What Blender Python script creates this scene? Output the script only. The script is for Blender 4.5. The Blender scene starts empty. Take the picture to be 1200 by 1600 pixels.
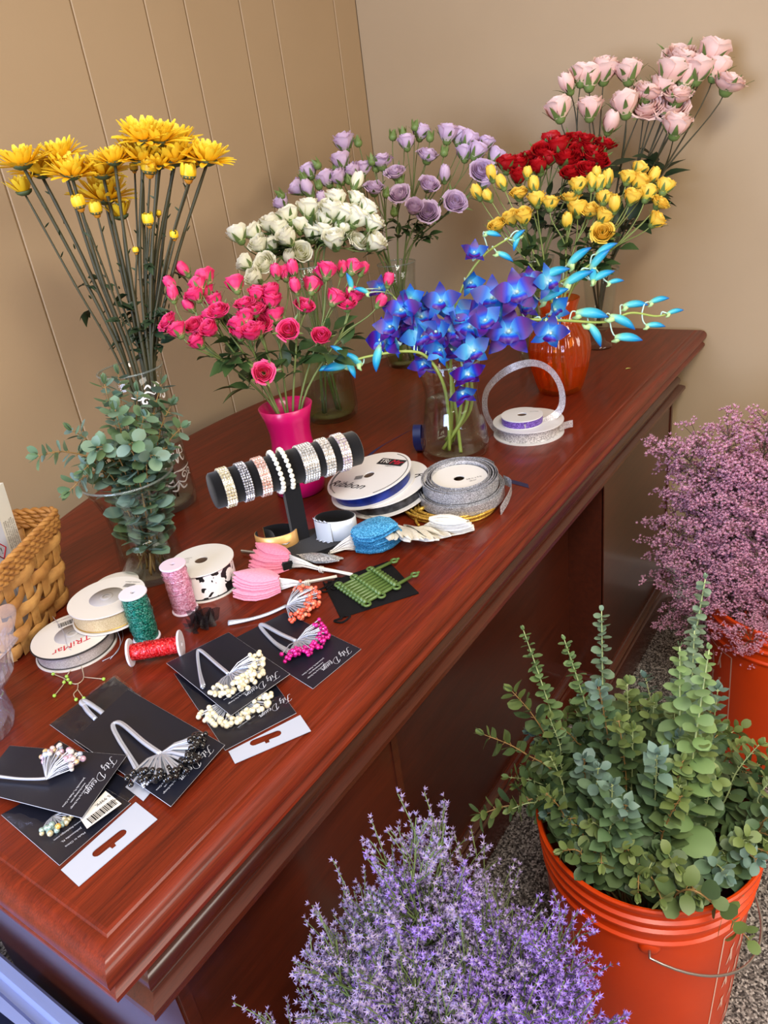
import bpy, math, random
from mathutils import Vector, Matrix, Quaternion
V = Vector
PI = math.pi
SC = bpy.context.scene
COL = SC.collection

# ---------------------------------------------------------------- camera
CAM_R = [[0.549935435521141, -0.4364050644508015, 0.7121247337930797],
         [-0.8261394290673801, -0.15892878853654366, 0.5405879058160012],
         [-0.12273817865031302, -0.8856027664229592, -0.44793200332818983]]
CAM_F = 1193.18          # focal length in pixels of a 1200 x 1600 frame
EYE = V((0, 0, 1.27278))
cd = bpy.data.cameras.new('camera')
cam = bpy.data.objects.new('camera', cd)
COL.objects.link(cam)
cd.sensor_fit = 'HORIZONTAL'
cd.sensor_width = 36
cd.lens = CAM_F / 1200 * 36
cd.clip_start = 0.02
R = CAM_R
cam.matrix_world = Matrix(((R[0][0], -R[0][1], -R[0][2], EYE.x),
                           (R[1][0], -R[1][1], -R[1][2], EYE.y),
                           (R[2][0], -R[2][1], -R[2][2], EYE.z),
                           (0, 0, 0, 1)))
SC.camera = cam

# ---------------------------------------------------------------- light
w = bpy.data.worlds.new('world')
SC.world = w
w.use_nodes = True
w.node_tree.nodes['Background'].inputs[0].default_value = (1.0, 0.93, 0.86, 1)
w.node_tree.nodes['Background'].inputs[1].default_value = 0.25


def area(name, loc, target, sx, sy, power, col):
    l = bpy.data.lights.new(name, 'AREA')
    l.shape = 'RECTANGLE'
    l.size, l.size_y = sx, sy
    l.energy = power
    l.color = col
    o = bpy.data.objects.new(name, l)
    COL.objects.link(o)
    o.location = loc
    o.rotation_euler = (V(target) - V(loc)).to_track_quat('-Z', 'Y').to_euler()
    return o


area('ceiling_panel_light', (-0.35, -0.5, 2.40), (-0.35, -0.49, 0), 1.2, 0.6, 44, (1.0, 0.93, 0.83))
area('far_window_light', (0.55, -1.84, 1.45), (0.75, 0.4, 0.75), 1.3, 1.0, 30, (1.0, 0.93, 0.84))
area('window_daylight', (-2.0, 0.5, 1.35), (0.3, 0.65, 0.75), 1.2, 1.3, 75, (0.56, 0.68, 1.0))
SC.view_settings.view_transform = 'Standard'
SC.view_settings.look = 'None'
SC.view_settings.gamma = 1
SC.view_settings.use_curve_mapping = False
SC.view_settings.exposure = 0.42
SC.cycles.max_bounces = 10
SC.cycles.transparent_max_bounces = 40
SC.cycles.caustics_refractive = False
SC.cycles.caustics_reflective = False

TOP = 0.76               # height of the desk top


# ---------------------------------------------------------------- points in the room
def ray(px, py):
    d = (px - 600.0, py - 800.0, CAM_F)
    return V([sum(R[i][j] * d[j] for j in range(3)) for i in range(3)])


def at(px, py, z=TOP):
    """the point of the horizontal plane at height z seen at px, py of the photograph"""
    d = ray(px, py)
    return EYE + d * ((z - EYE.z) / d.z)


def up(px, py, base, off=0.0):
    """the point seen at px, py on the upright plane through base (off metres nearer)"""
    n = V((base[0], base[1], 0)).normalized()
    d = ray(px, py)
    t = ((V(base) - EYE).dot(n) - off) / d.dot(n)
    return EYE + d * t


def px_of(p):
    q = V(p) - EYE
    c = [sum(R[i][j] * q[i] for i in range(3)) for j in range(3)]
    return 600 + CAM_F * c[0] / c[2], 800 + CAM_F * c[1] / c[2]


# ---------------------------------------------------------------- materials
def lin(c):
    c = c / 255.0
    return c / 12.92 if c <= 0.04045 else ((c + 0.055) / 1.055) ** 2.4


def S(r, g, b):
    return (lin(r), lin(g), lin(b), 1.0)


class NT:
    def __init__(s, name):
        s.m = bpy.data.materials.new(name)
        s.m.use_nodes = True
        s.t = s.m.node_tree
        s.n = s.t.nodes
        s.p = s.n['Principled BSDF']
        s.out = s.n['Material Output']

    def add(s, typ, **kw):
        x = s.n.new(typ)
        for k, v in kw.items():
            if k in x.inputs:
                x.inputs[k].default_value = v
            else:
                setattr(x, k, v)
        return x

    def link(s, a, b):
        s.t.links.new(a, b)

    def coords(s, scale=(1, 1, 1), rot=(0, 0, 0), kind='Object'):
        tc = s.add('ShaderNodeTexCoord')
        mp = s.add('ShaderNodeMapping')
        mp.inputs['Scale'].default_value = scale
        mp.inputs['Rotation'].default_value = rot
        s.link(tc.outputs[kind], mp.inputs['Vector'])
        return mp.outputs[0]

    def ramp(s, fac, stops):
        r = s.add('ShaderNodeValToRGB')
        e = r.color_ramp.elements
        while len(e) > 1:
            e.remove(e[-1])
        e[0].position, e[0].color = stops[0]
        for p, c in stops[1:]:
            k = e.new(p)
            k.color = c
        s.link(fac, r.inputs[0])
        return r.outputs[0]

    def bump(s, h, strength=0.2, dist=0.002):
        b = s.add('ShaderNodeBump')
        b.inputs['Strength'].default_value = strength
        b.inputs['Distance'].default_value = dist
        s.link(h, b.inputs['Height'])
        s.link(b.outputs[0], s.p.inputs['Normal'])


def mat(name, col, rough=0.5, metal=0.0, coat=0.0, spec=None, alpha=1.0, noise=None, bump=None, sheen=0):
    """noise=(scale, other colour): a fine mottling; bump=(scale, strength)"""
    k = NT(name)
    p = k.p
    p.inputs['Base Color'].default_value = col
    p.inputs['Roughness'].default_value = rough
    p.inputs['Metallic'].default_value = metal
    p.inputs['Coat Weight'].default_value = coat
    p.inputs['Alpha'].default_value = alpha
    if spec is not None:
        p.inputs['Specular IOR Level'].default_value = spec
    if sheen:
        p.inputs['Sheen Weight'].default_value = sheen
    if noise or bump:
        v = k.coords()
    if noise:
        n = k.add('ShaderNodeTexNoise', Scale=noise[0], Detail=3.0)
        k.link(v, n.inputs['Vector'])
        k.link(k.ramp(n.outputs[0], [(0.35, col), (0.65, noise[1])]), p.inputs['Base Color'])
    if bump:
        n = k.add('ShaderNodeTexNoise', Scale=bump[0], Detail=2.0)
        k.link(v, n.inputs['Vector'])
        k.bump(n.outputs[0], bump[1], 0.001)
    return k.m


def petal(name, stops, alt=None, rough=0.5, through=0.15):
    """colour runs from the petal's base (0) to its edge (1); alt: the colours of the paler ones"""
    k = NT(name)
    a = k.add('ShaderNodeAttribute', attribute_name='g')
    c = k.ramp(a.outputs['Fac'], stops)
    if alt:
        c2 = k.ramp(a.outputs['Fac'], alt)
        a2 = k.add('ShaderNodeAttribute', attribute_name='k')
        mx = k.add('ShaderNodeMix', data_type='RGBA')
        k.link(a2.outputs['Fac'], mx.inputs[0])
        k.link(c, mx.inputs[6])
        k.link(c2, mx.inputs[7])
        c = mx.outputs[2]
    k.link(c, k.p.inputs['Base Color'])
    k.p.inputs['Roughness'].default_value = rough
    if through:
        t = k.add('ShaderNodeBsdfTranslucent')
        k.link(c, t.inputs[0])
        m = k.add('ShaderNodeMixShader')
        m.inputs[0].default_value = through
        k.link(k.p.outputs[0], m.inputs[1])
        k.link(t.outputs[0], m.inputs[2])
        k.link(m.outputs[0], k.out.inputs[0])
    return k.m


def clear(name, tint=(1, 1, 1, 1), rough=0.02, ior=1.45, cover=0.0, covercol=(1, 1, 1, 1)):
    """thin clear glass, film or water skin: lets light straight through and mirrors at a slant"""
    k = NT(name)
    tr = k.add('ShaderNodeBsdfTransparent')
    tr.inputs[0].default_value = tint
    gl = k.add('ShaderNodeBsdfGlossy')
    gl.inputs['Roughness'].default_value = rough
    lw = k.add('ShaderNodeLayerWeight')
    lw.inputs[0].default_value = 0.5
    pw = k.add('ShaderNodeMath', operation='POWER')
    pw.inputs[1].default_value = 4.0
    k.link(lw.outputs['Facing'], pw.inputs[0])
    fr = k.add('ShaderNodeMath', operation='MULTIPLY_ADD')
    f0 = ((ior - 1) / (ior + 1)) ** 2
    fr.inputs[1].default_value = 0.75 * (1 - f0)
    fr.inputs[2].default_value = f0
    k.link(pw.outputs[0], fr.inputs[0])
    m = k.add('ShaderNodeMixShader')
    k.link(fr.outputs[0], m.inputs[0])
    k.link(tr.outputs[0], m.inputs[1])
    k.link(gl.outputs[0], m.inputs[2])
    last = m
    if cover:
        df = k.add('ShaderNodeBsdfDiffuse')
        df.inputs[0].default_value = covercol
        m2 = k.add('ShaderNodeMixShader')
        m2.inputs[0].default_value = cover
        k.link(m.outputs[0], m2.inputs[1])
        k.link(df.outputs[0], m2.inputs[2])
        last = m2
    k.link(last.outputs[0], k.out.inputs[0])
    k.n.remove(k.p)
    return k.m


def glitter(name, col, col2, scale=900, metal=0.5, rough=0.35, strength=0.6, alpha=1.0):
    k = NT(name)
    v = k.coords()
    vo = k.add('ShaderNodeTexVoronoi', Scale=float(scale))
    k.link(v, vo.inputs['Vector'])
    sp = k.add('ShaderNodeSeparateColor')
    k.link(vo.outputs['Color'], sp.inputs[0])
    k.link(k.ramp(sp.outputs[0], [(0.0, col), (0.6, col2), (1.0, tuple(min(1, 1.3 * c + .12) for c in col2[:3]) + (1,))]), k.p.inputs['Base Color'])
    k.p.inputs['Metallic'].default_value = metal
    k.p.inputs['Roughness'].default_value = rough
    k.p.inputs['Alpha'].default_value = alpha
    k.bump(sp.outputs[1], strength, 0.0006)
    return k.m


def wood(name, rot=(0, 0, 0), dark=(62, 20, 9), light=(98, 36, 16), rough=0.27, coat=0.4, spec=0.4):
    k = NT(name)
    v = k.coords(scale=(2.2, 38, 38), rot=rot)
    n = k.add('ShaderNodeTexNoise', Scale=2.5, Detail=5.0, Distortion=0.4)
    k.link(v, n.inputs['Vector'])
    v2 = k.coords(scale=(12, 380, 380), rot=rot)
    n2 = k.add('ShaderNodeTexNoise', Scale=2.0, Detail=2.0)
    k.link(v2, n2.inputs['Vector'])
    mx = k.add('ShaderNodeMath', operation='MULTIPLY_ADD')
    mx.inputs[1].default_value = 0.55
    k.link(n2.outputs[0], mx.inputs[0])
    h = k.add('ShaderNodeMath', operation='MULTIPLY')
    h.inputs[1].default_value = 0.5
    k.link(n.outputs[0], h.inputs[0])
    k.link(h.outputs[0], mx.inputs[2])
    k.link(k.ramp(mx.outputs[0], [(0.32, S(*dark)), (0.72, S(*light))]), k.p.inputs['Base Color'])
    k.p.inputs['Roughness'].default_value = rough
    k.p.inputs['Coat Weight'].default_value = coat
    k.p.inputs['Coat Roughness'].default_value = 0.14
    k.p.inputs['Specular IOR Level'].default_value = spec
    k.bump(n2.outputs[0], 0.06, 0.001)
    return k.m


# ---------------------------------------------------------------- mesh building
class MB:
    def __init__(s):
        s.v, s.f, s.m, s.g, s.k = [], [], [], [], []

    def add(s, verts, faces, m=0, g=0.0, k=0.0):
        b = len(s.v)
        s.v += [tuple(p) for p in verts]
        s.f += [tuple(i + b for i in f) for f in faces]
        s.m += [m] * len(faces)
        s.g += list(g) if isinstance(g, (list, tuple)) else [g] * len(verts)
        s.k += [k] * len(verts)
        return s

    def grid(s, rows, m=0, g=None, k=0.0, closed=False):
        """rows: equal lists of points"""
        nr, nc = len(rows), len(rows[0])
        vs = [p for r in rows for p in r]
        fs = []
        for i in range(nr - 1):
            for j in range(nc if closed else nc - 1):
                a, b = i * nc + j, i * nc + (j + 1) % nc
                fs.append((a, b, b + nc, a + nc))
        gg = 0.0 if g is None else [x for r in g for x in r]
        return s.add(vs, fs, m, gg, k)

    def tube(s, pts, rad, n=6, m=0, k=0.0, cap=True, g=0.0, loop=False):
        pts = [V(p) for p in pts]
        L = len(pts)
        if not isinstance(rad, (list, tuple)):
            rad = [rad] * L
        rows = []
        ref = None
        for i, p in enumerate(pts):
            t = (pts[(i + 1) % L] - pts[i - 1]) if loop else (pts[min(i + 1, L - 1)] - pts[max(i - 1, 0)])
            if t.length < 1e-9:
                t = V((0, 0, 1))
            t.normalize()
            if ref is None:
                ref = t.orthogonal().normalized()
            else:
                ref = (ref - t * ref.dot(t))
                ref = ref.normalized() if ref.length > 1e-6 else t.orthogonal().normalized()
            b = t.cross(ref)
            rows.append([p + (ref * math.cos(2 * PI * j / n) + b * math.sin(2 * PI * j / n)) * rad[i] for j in range(n)])
        if loop:
            rows.append(rows[0])
        base = len(s.v)
        s.grid(rows, m, None, k, closed=True)
        if g:
            s.g[base:] = [g] * (len(s.v) - base)
        if cap and not loop:
            s.f.append(tuple(base + j for j in range(n))[::-1])
            s.f.append(tuple(base + (L - 1) * n + j for j in range(n)))
            s.m += [m, m]
        return s

    def lathe(s, prof, c=(0, 0, 0), n=40, m=0, ribs=0, amp=0.0, axis=None, twist=0.0, ramp=None, k=0.0):
        """prof: (radius, height) pairs turned about the z axis (or axis) through c"""
        c = V(c)
        q = V(axis).to_track_quat('Z', 'Y') if axis is not None else None
        rows = []
        for i, (r, z) in enumerate(prof):
            row = []
            for j in range(n):
                a = 2 * PI * j / n
                rr = r
                if ribs and r > 1e-5:
                    w_ = ramp[i] if ramp else 1.0
                    rr = r + amp * w_ * math.cos(ribs * (a + twist * z))
                p = V((rr * math.cos(a), rr * math.sin(a), z))
                row.append(c + (q @ p if q else p))
            rows.append(row)
        return s.grid(rows, m, None, k, closed=True)

    def ball(s, c, r, n=8, rings=5, m=0, sc=(1, 1, 1), g=0.0, k=0.0):
        c = V(c)
        rows = []
        for i in range(rings + 1):
            a = PI * i / rings
            rows.append([c + V((r * sc[0] * math.sin(a) * math.cos(2 * PI * j / n), r * sc[1] * math.sin(a) * math.sin(2 * PI * j / n), -r * sc[2] * math.cos(a))) for j in range(n)])
        return s.grid(rows, m, [[g] * n for _ in rows], k, closed=True)

    def box(s, lo, hi, m=0, M=None):
        x0, y0, z0 = lo
        x1, y1, z1 = hi
        vs = [V((x, y, z)) for z in (z0, z1) for x, y in ((x0, y0), (x1, y0), (x1, y1), (x0, y1))]
        if M is not None:
            vs = [M @ p for p in vs]
        return s.add(vs, [(3, 2, 1, 0), (4, 5, 6, 7), (0, 1, 5, 4), (1, 2, 6, 5), (2, 3, 7, 6), (3, 0, 4, 7)], m)

    def prism(s, poly, thick, m=0, side=None, n=None):
        """a flat outline given in space (counter-clockwise from above), thick along n (up)"""
        n = V(n) if n is not None else V((0, 0, 1))
        poly = [V(p) for p in poly]
        L = len(poly)
        vs = poly + [p + n * thick for p in poly]
        s.add(vs, [tuple(range(L))[::-1], tuple(range(L, 2 * L))], m)
        b = len(s.v) - 2 * L
        for i in range(L):
            j = (i + 1) % L
            s.f.append((b + i, b + j, b + L + j, b + L + i))
            s.m.append(m if side is None else side)
        return s

    def strip(s, pts, dirs, width, m=0, thick=0.0, k=0.0):
        """a ribbon along pts, its width along dirs"""
        rows = [[V(p) - V(d) * width / 2, V(p) + V(d) * width / 2] for p, d in zip(pts, dirs)]
        return s.grid(rows, m, None, k)

    def blade(s, base, d, nrm, L, W, m=0, cup=0.15, droop=0.0, shape='oval', nu=5, k=0.0, g0=0.0):
        """a leaf or petal from base along d, its face towards nrm"""
        d = V(d).normalized()
        nrm = V(nrm)
        nrm = nrm - d * nrm.dot(d)
        nrm = nrm.normalized() if nrm.length > 1e-6 else d.orthogonal().normalized()
        sd = d.cross(nrm)
        rows, gs = [], []
        for i in range(nu + 1):
            t = i / nu
            if shape == 'round':
                wv = math.sqrt(max(0, 1 - (2 * t - 1) ** 2)) if 0 < t < 1 else 0.08
                wv = max(wv, 0.12 if t == 0 else 0.06)
            elif shape == 'oval':
                wv = max(0.06, math.sin(PI * t ** 0.8))
            elif shape == 'strap':
                wv = 0.55 + 0.45 * math.sin(PI * min(1, t * 0.9)) if t < 1 else 0.35
            elif shape == 'spoon':
                wv = (0.25 + 0.75 * math.sin(PI * 0.5 * min(1, t / 0.65))) if t < 0.65 else max(0.15, math.cos(PI * 0.5 * (t - 0.65) / 0.37))
            else:
                wv = 1.0
            c = V(base) + d * (L * t) - nrm * (droop * L * t * t)
            h = W * 0.5 * wv
            rows.append([c - sd * h + nrm * (cup * h), c, c + sd * h + nrm * (cup * h)])
            gs.append([g0 + (1 - g0) * t] * 3)
        return s.grid(rows, m, gs, k)

    def mesh(s, name, mats, off=None, smooth=True):
        me = bpy.data.meshes.new(name)
        vs = s.v if off is None else [(p[0] - off[0], p[1] - off[1], p[2] - off[2]) for p in s.v]
        me.from_pydata(vs, [], s.f)
        for x in mats:
            me.materials.append(x)
        if len(mats) > 1:
            me.polygons.foreach_set('material_index', s.m)
        me.polygons.foreach_set('use_smooth', [smooth] * len(me.polygons))
        if any(s.g):
            me.attributes.new('g', 'FLOAT', 'POINT').data.foreach_set('value', s.g)
        if any(s.k):
            me.attributes.new('k', 'FLOAT', 'POINT').data.foreach_set('value', s.k)
        me.update()
        return me


def ob(name, mb, mats, parent=None, smooth=True, **props):
    """links mb (built in room coordinates) as one object under parent"""
    mats = mats if isinstance(mats, (list, tuple)) else [mats]
    off = V((0, 0, 0))
    p = parent
    while p is not None:
        off += p.location
        p = p.parent
    if parent is None:
        xs, ys, zs = zip(*mb.v)
        off = V(((min(xs) + max(xs)) / 2, (min(ys) + max(ys)) / 2, min(zs)))
    o = bpy.data.objects.new(name, mb.mesh(name, mats, off, smooth))
    COL.objects.link(o)
    o.parent = parent
    if parent is None:
        o.location = off
    for k, v in props.items():
        o[k] = v
    return o


def sharp(o, deg=35):
    """keeps edges steeper than deg crisp"""
    o.data.set_sharp_from_angle(angle=math.radians(deg))
    return o


def tag(o, label, cat, group=None):
    o['label'] = label
    o['category'] = cat
    if group:
        o['group'] = group
    return o


def thing(name, label, cat, loc, group=None):
    o = bpy.data.objects.new(name, None)
    o.empty_display_size = 0.02
    COL.objects.link(o)
    o.location = loc
    return tag(o, label, cat, group)


def place(name, me, parent, loc, rot=None, scale=1.0, sub=None):
    """a part from shared mesh data at loc in the room, with its sub-parts sub = [(name, mesh)]"""
    o = bpy.data.objects.new(name, me)
    COL.objects.link(o)
    o.parent = parent
    o.location = V(loc) - (parent.location if parent else V((0, 0, 0)))
    if rot is not None:
        o.rotation_mode = 'QUATERNION'
        o.rotation_quaternion = rot
    o.scale = (scale,) * 3
    for nm, m2 in sub or []:
        c = bpy.data.objects.new(nm, m2)
        COL.objects.link(c)
        c.parent = o
    return o


def bez(a, b, c, n=8, d=None):
    a, b, c = V(a), V(b), V(c)
    out = []
    for i in range(n + 1):
        t = i / n
        if d is None:
            out.append(a * (1 - t) ** 2 + b * (2 * t * (1 - t)) + c * t * t)
        else:
            out.append(a * (1 - t) ** 3 + b * (3 * t * (1 - t) ** 2) + c * (3 * t * t * (1 - t)) + V(d) * t ** 3)
    return out


def spline(pts, n=6):
    """a smooth line through pts"""
    pts = [V(p) for p in pts]
    out = []
    for i in range(len(pts) - 1):
        p0, p1, p2, p3 = pts[max(i - 1, 0)], pts[i], pts[i + 1], pts[min(i + 2, len(pts) - 1)]
        for j in range(n):
            t = j / n
            out.append(0.5 * ((2 * p1) + (p2 - p0) * t + (2 * p0 - 5 * p1 + 4 * p2 - p3) * t * t + (3 * p1 - p0 - 3 * p2 + p3) * t ** 3))
    out.append(pts[-1])
    return out


def lettering(text, size, origin, xdir, nrm, material, parent, name='lettering', shear=0.0, align='CENTER', lift=0.0004, spacing=1.0, xs=1.0):
    """flat letters on a face: origin the middle of the line, xdir the reading direction"""
    cu = bpy.data.curves.new(name, 'FONT')
    cu.body = text
    cu.size = size
    cu.shear = shear
    cu.align_x = align
    cu.align_y = 'CENTER'
    cu.space_character = spacing
    cu.resolution_u = 3
    tmp = bpy.data.objects.new('tmp', cu)
    COL.objects.link(tmp)
    dg = bpy.context.evaluated_depsgraph_get()
    me = bpy.data.meshes.new_from_object(tmp.evaluated_get(dg))
    bpy.data.objects.remove(tmp)
    bpy.data.curves.remove(cu)
    x = V(xdir).normalized()
    n = V(nrm).normalized()
    x = (x - n * x.dot(n)).normalized()
    y = n.cross(x)
    base = V((0, 0, 0))
    p = parent
    while p is not None:
        base += p.location
        p = p.parent
    o_ = V(origin) + n * lift - base
    me.transform(Matrix(((x.x * xs, y.x, n.x, o_.x), (x.y * xs, y.y, n.y, o_.y), (x.z * xs, y.z, n.z, o_.z), (0, 0, 0, 1))))
    me.materials.clear()
    me.materials.append(material)
    o = bpy.data.objects.new(name, me)
    COL.objects.link(o)
    o.parent = parent
    return o


ORD = ['leftmost', 'second from left', 'third from left', 'fourth from left', 'fifth from left', 'sixth from left', 'seventh from left', 'eighth from left', 'ninth from left', 'tenth from left', 'eleventh from left', 'twelfth from left']
rnd = random.Random(7)
# ---------------------------------------------------------------- the setting
WX, WY = 1.886, 1.299     # the right wall stands at x = WX, the left (panelled) wall at y = WY
RX0, RY0, CEIL = -2.2, -1.9, 2.45
wall_paint = mat('taupe_wall_paint', S(181, 157, 122), 0.6, noise=(3.0, S(177, 153, 118)), bump=(160, 0.12))
panel_paint = mat('taupe_panel_paint', S(177, 151, 116), 0.55, noise=(3.0, S(173, 147, 112)), bump=(160, 0.10))
trim_paint = mat('white_trim_paint', S(214, 206, 196), 0.45)
ceil_paint = mat('white_ceiling_paint', S(226, 220, 210), 0.9)


def structure(o):
    o['kind'] = 'structure'
    return o


k = NT('grey_speckled_carpet')
v = k.coords()
n1 = k.add('ShaderNodeTexVoronoi', Scale=330.0)
k.link(v, n1.inputs['Vector'])
sp = k.add('ShaderNodeSeparateColor')
k.link(n1.outputs['Color'], sp.inputs[0])
n2 = k.add('ShaderNodeTexNoise', Scale=150.0, Detail=4.0)
k.link(v, n2.inputs['Vector'])
mm = k.add('ShaderNodeMath', operation='MULTIPLY_ADD')
mm.inputs[1].default_value = 0.55
k.link(sp.outputs[0], mm.inputs[0])
hh = k.add('ShaderNodeMath', operation='MULTIPLY')
hh.inputs[1].default_value = 0.5
k.link(n2.outputs[0], hh.inputs[0])
k.link(hh.outputs[0], mm.inputs[2])
k.link(k.ramp(mm.outputs[0], [(0.2, S(34, 31, 30)), (0.45, S(88, 83, 78)), (0.62, S(132, 126, 118)), (0.85, S(192, 186, 176))]), k.p.inputs['Base Color'])
k.p.inputs['Roughness'].default_value = 0.95
k.p.inputs['Specular IOR Level'].default_value = 0.1
k.bump(mm.outputs[0], 0.9, 0.006)
carpet = k.m

structure(ob('floor', MB().box((RX0, RY0, -0.05), (WX + 0.1, WY + 0.1, 0)), carpet, smooth=False))
structure(ob('ceiling', MB().box((RX0, RY0, CEIL), (WX + 0.1, WY + 0.1, CEIL + 0.05)), ceil_paint, smooth=False))
structure(ob('wall_right', MB().box((WX, RY0, 0), (WX + 0.1, WY, CEIL)), wall_paint, smooth=False))
structure(ob('wall_back', MB().box((RX0, RY0 - 0.1, 0), (WX + 0.1, RY0, CEIL)), wall_paint, smooth=False))
# the panelled wall: boards of uneven width with narrow grooves between
gx = [RX0, -1.72, -1.43, -1.2, -0.92, -0.7, -0.42, -0.2, 0.02, 0.31, 0.56, 0.799, 1.025, 1.191, 1.294, 1.454, 1.565, 1.792, WX]
b = MB()
b.box((RX0, WY + 0.004, 0), (WX + 0.1, WY + 0.1, CEIL))
for a, c in zip(gx[:-1], gx[1:]):
    g = 0.0012
    b.prism([(a + g, WY + 0.0045, 0), (a + g, WY + 0.0015, 0), (a + g + 0.0018, WY, 0), (c - g - 0.0018, WY, 0), (c - g, WY + 0.0015, 0), (c - g, WY + 0.0045, 0)], CEIL)
structure(ob('wall_left', b, panel_paint, smooth=False))
# the wall behind the window side, with its opening
b = MB()
wy0, wy1, wz0, wz1 = -0.1, 1.1, 0.72, 2.0
b.box((RX0 - 0.1, RY0, 0), (RX0, wy0, CEIL)).box((RX0 - 0.1, wy1, 0), (RX0, WY, CEIL))
b.box((RX0 - 0.1, wy0, 0), (RX0, wy1, wz0)).box((RX0 - 0.1, wy0, wz1), (RX0, wy1, CEIL))
structure(ob('wall_front', b, wall_paint, smooth=False))
b = MB()
for lo, hi in (((wy0, wz0), (wy1, wz0 + 0.05)), ((wy0, wz1 - 0.05), (wy1, wz1)), ((wy0, wz0), (wy0 + 0.05, wz1)), ((wy1 - 0.05, wz0), (wy1, wz1)), ((wy0, 1.34), (wy1, 1.38))):
    b.box((RX0 - 0.07, lo[0], lo[1]), (RX0 - 0.02, hi[0], hi[1]))
win = structure(ob('window_1', b, trim_paint, smooth=False))
ob('pane', MB().box((RX0 - 0.05, wy0 + 0.04, wz0 + 0.04), (RX0 - 0.046, wy1 - 0.04, wz1 - 0.04)), clear('window_glass'), win, smooth=False)


def skirting(name, x0, y0, x1, y1):
    bb = MB()
    if abs(x1 - x0) < 0.1:
        xf = x0
        bb.prism([(xf, y0, 0), (xf - 0.012, y0, 0), (xf - 0.012, y0, 0.085), (xf - 0.006, y0, 0.096), (xf, y0, 0.096)], y1 - y0, n=(0, 1, 0))
    else:
        bb.prism([(x0, y0, 0), (x0, y0, 0.096), (x0, y0 - 0.006, 0.096), (x0, y0 - 0.012, 0.085), (x0, y0 - 0.012, 0)], x1 - x0, n=(1, 0, 0))
    structure(ob(name, bb, trim_paint, smooth=False))


skirting('baseboard_right', WX, RY0, WX, WY)
skirting('baseboard_left', RX0, WY, WX - 0.012, WY)

# ---------------------------------------------------------------- the desk
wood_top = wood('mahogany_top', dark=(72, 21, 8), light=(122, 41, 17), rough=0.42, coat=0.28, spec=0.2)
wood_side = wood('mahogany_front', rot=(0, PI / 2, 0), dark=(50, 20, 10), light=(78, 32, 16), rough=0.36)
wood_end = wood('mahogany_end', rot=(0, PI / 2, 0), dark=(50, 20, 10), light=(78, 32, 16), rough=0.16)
wood_trim = wood('mahogany_moulding', dark=(54, 20, 11), light=(82, 33, 18), rough=0.24)
DX0, DX1, DY0 = 0.159, 1.8585, 0.436
desk = thing('desk', 'dark mahogany bow-sided desk with moulded edges, covered with flower vases and craft supplies', 'desk', ((DX0 + DX1) / 2, 0.8, 0))


def back_y(x, o=0.0):
    return 1.195 - (0.40 if x < 1.03 else 0.44) * (x - 1.03) ** 2 + o


def outline(o, z, straight=None, nb=28):
    """the desk's plan, pushed out by o"""
    xa, xb, ya = DX0 - o, DX1 + o, DY0 - o
    pts = [V((xa, ya, z)), V((xb, ya, z))]
    for i in range(nb + 1):
        x = xb + (xa - xb) * i / nb
        y = back_y(x, o) if straight is None else straight + o
        if straight is not None and x > 1.2:
            y -= 0.10
        pts.append(V((x, y, z)))
    return pts


def skirt(prof, m=0, straight=None):
    bb = MB()
    bb.grid([outline(o, z, straight) for o, z in prof], m, closed=True)
    return bb


prof_top = [(0, 0.76), (0.003, 0.7592), (0.0045, 0.7572), (0.008, 0.7578), (0.014, 0.7565), (0.0195, 0.753), (0.0235, 0.748), (0.025, 0.742), (0.0245, 0.737), (0.021, 0.7325), (0.0165, 0.7305), (0.016, 0.7285), (0.0195, 0.7262), (0.0225, 0.722), (0.0225, 0.718), (0.019, 0.713), (0.012, 0.7105), (-0.05, 0.7105)]
b = skirt(prof_top)
n0 = len(b.v)
b.add(outline(0, 0.76), [tuple(range(len(outline(0, 0.76))))])
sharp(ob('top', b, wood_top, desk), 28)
BK = 0.90
b = skirt([(-0.048, 0.712), (-0.048, 0.655)], 0, BK)
sharp(ob('frieze', b, wood_trim, desk))
prof_low = [(-0.05, 0.664), (-0.044, 0.662), (-0.040, 0.656), (-0.030, 0.6555), (-0.024, 0.653), (-0.0195, 0.648), (-0.018, 0.642), (-0.019, 0.636), (-0.021, 0.633), (-0.015, 0.630), (-0.009, 0.626), (-0.008, 0.620), (-0.011, 0.615), (-0.02, 0.612), (-0.06, 0.611)]
sharp(ob('lower_moulding', skirt(prof_low, 0, BK), wood_trim, desk), 28)
PY, PXL, PXR, KX0, KX1 = 0.467, DX0 + 0.043, 1.822, 0.573, 1.337
KD = 0.075


def pedestal(x0, x1):
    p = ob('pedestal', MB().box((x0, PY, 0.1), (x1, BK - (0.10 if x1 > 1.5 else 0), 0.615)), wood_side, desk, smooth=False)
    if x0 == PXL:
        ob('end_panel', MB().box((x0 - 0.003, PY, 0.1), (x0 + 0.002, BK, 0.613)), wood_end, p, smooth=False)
    for x in (x0, x1 - 0.012):
        ob('corner_bead', MB().box((x, PY - 0.0025, 0.1), (x + 0.012, PY + 0.002, 0.613)), wood_side, p, smooth=False)
    return p


pedestal(PXL, KX0)
pedestal(KX1, PXR)
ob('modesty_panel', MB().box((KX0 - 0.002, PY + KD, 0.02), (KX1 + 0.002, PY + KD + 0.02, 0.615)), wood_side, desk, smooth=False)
# plinth with its moulding, following pedestals and recess
BKB = BK - 0.1
path = [(PXR, BKB), (PXR, PY), (KX1, PY), (KX1, PY + KD), (KX0, PY + KD), (KX0, PY), (PXL, PY), (PXL, BK)]


def run(o, z):
    out = []
    for i, (x, y) in enumerate(path):
        sx = 1 if x in (PXR, KX0) else -1
        dx = sx * o
        dy = -o
        if i in (0, 7):
            dy = 0
        out.append(V((x + dx, y + dy, z)))
    return out


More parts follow.
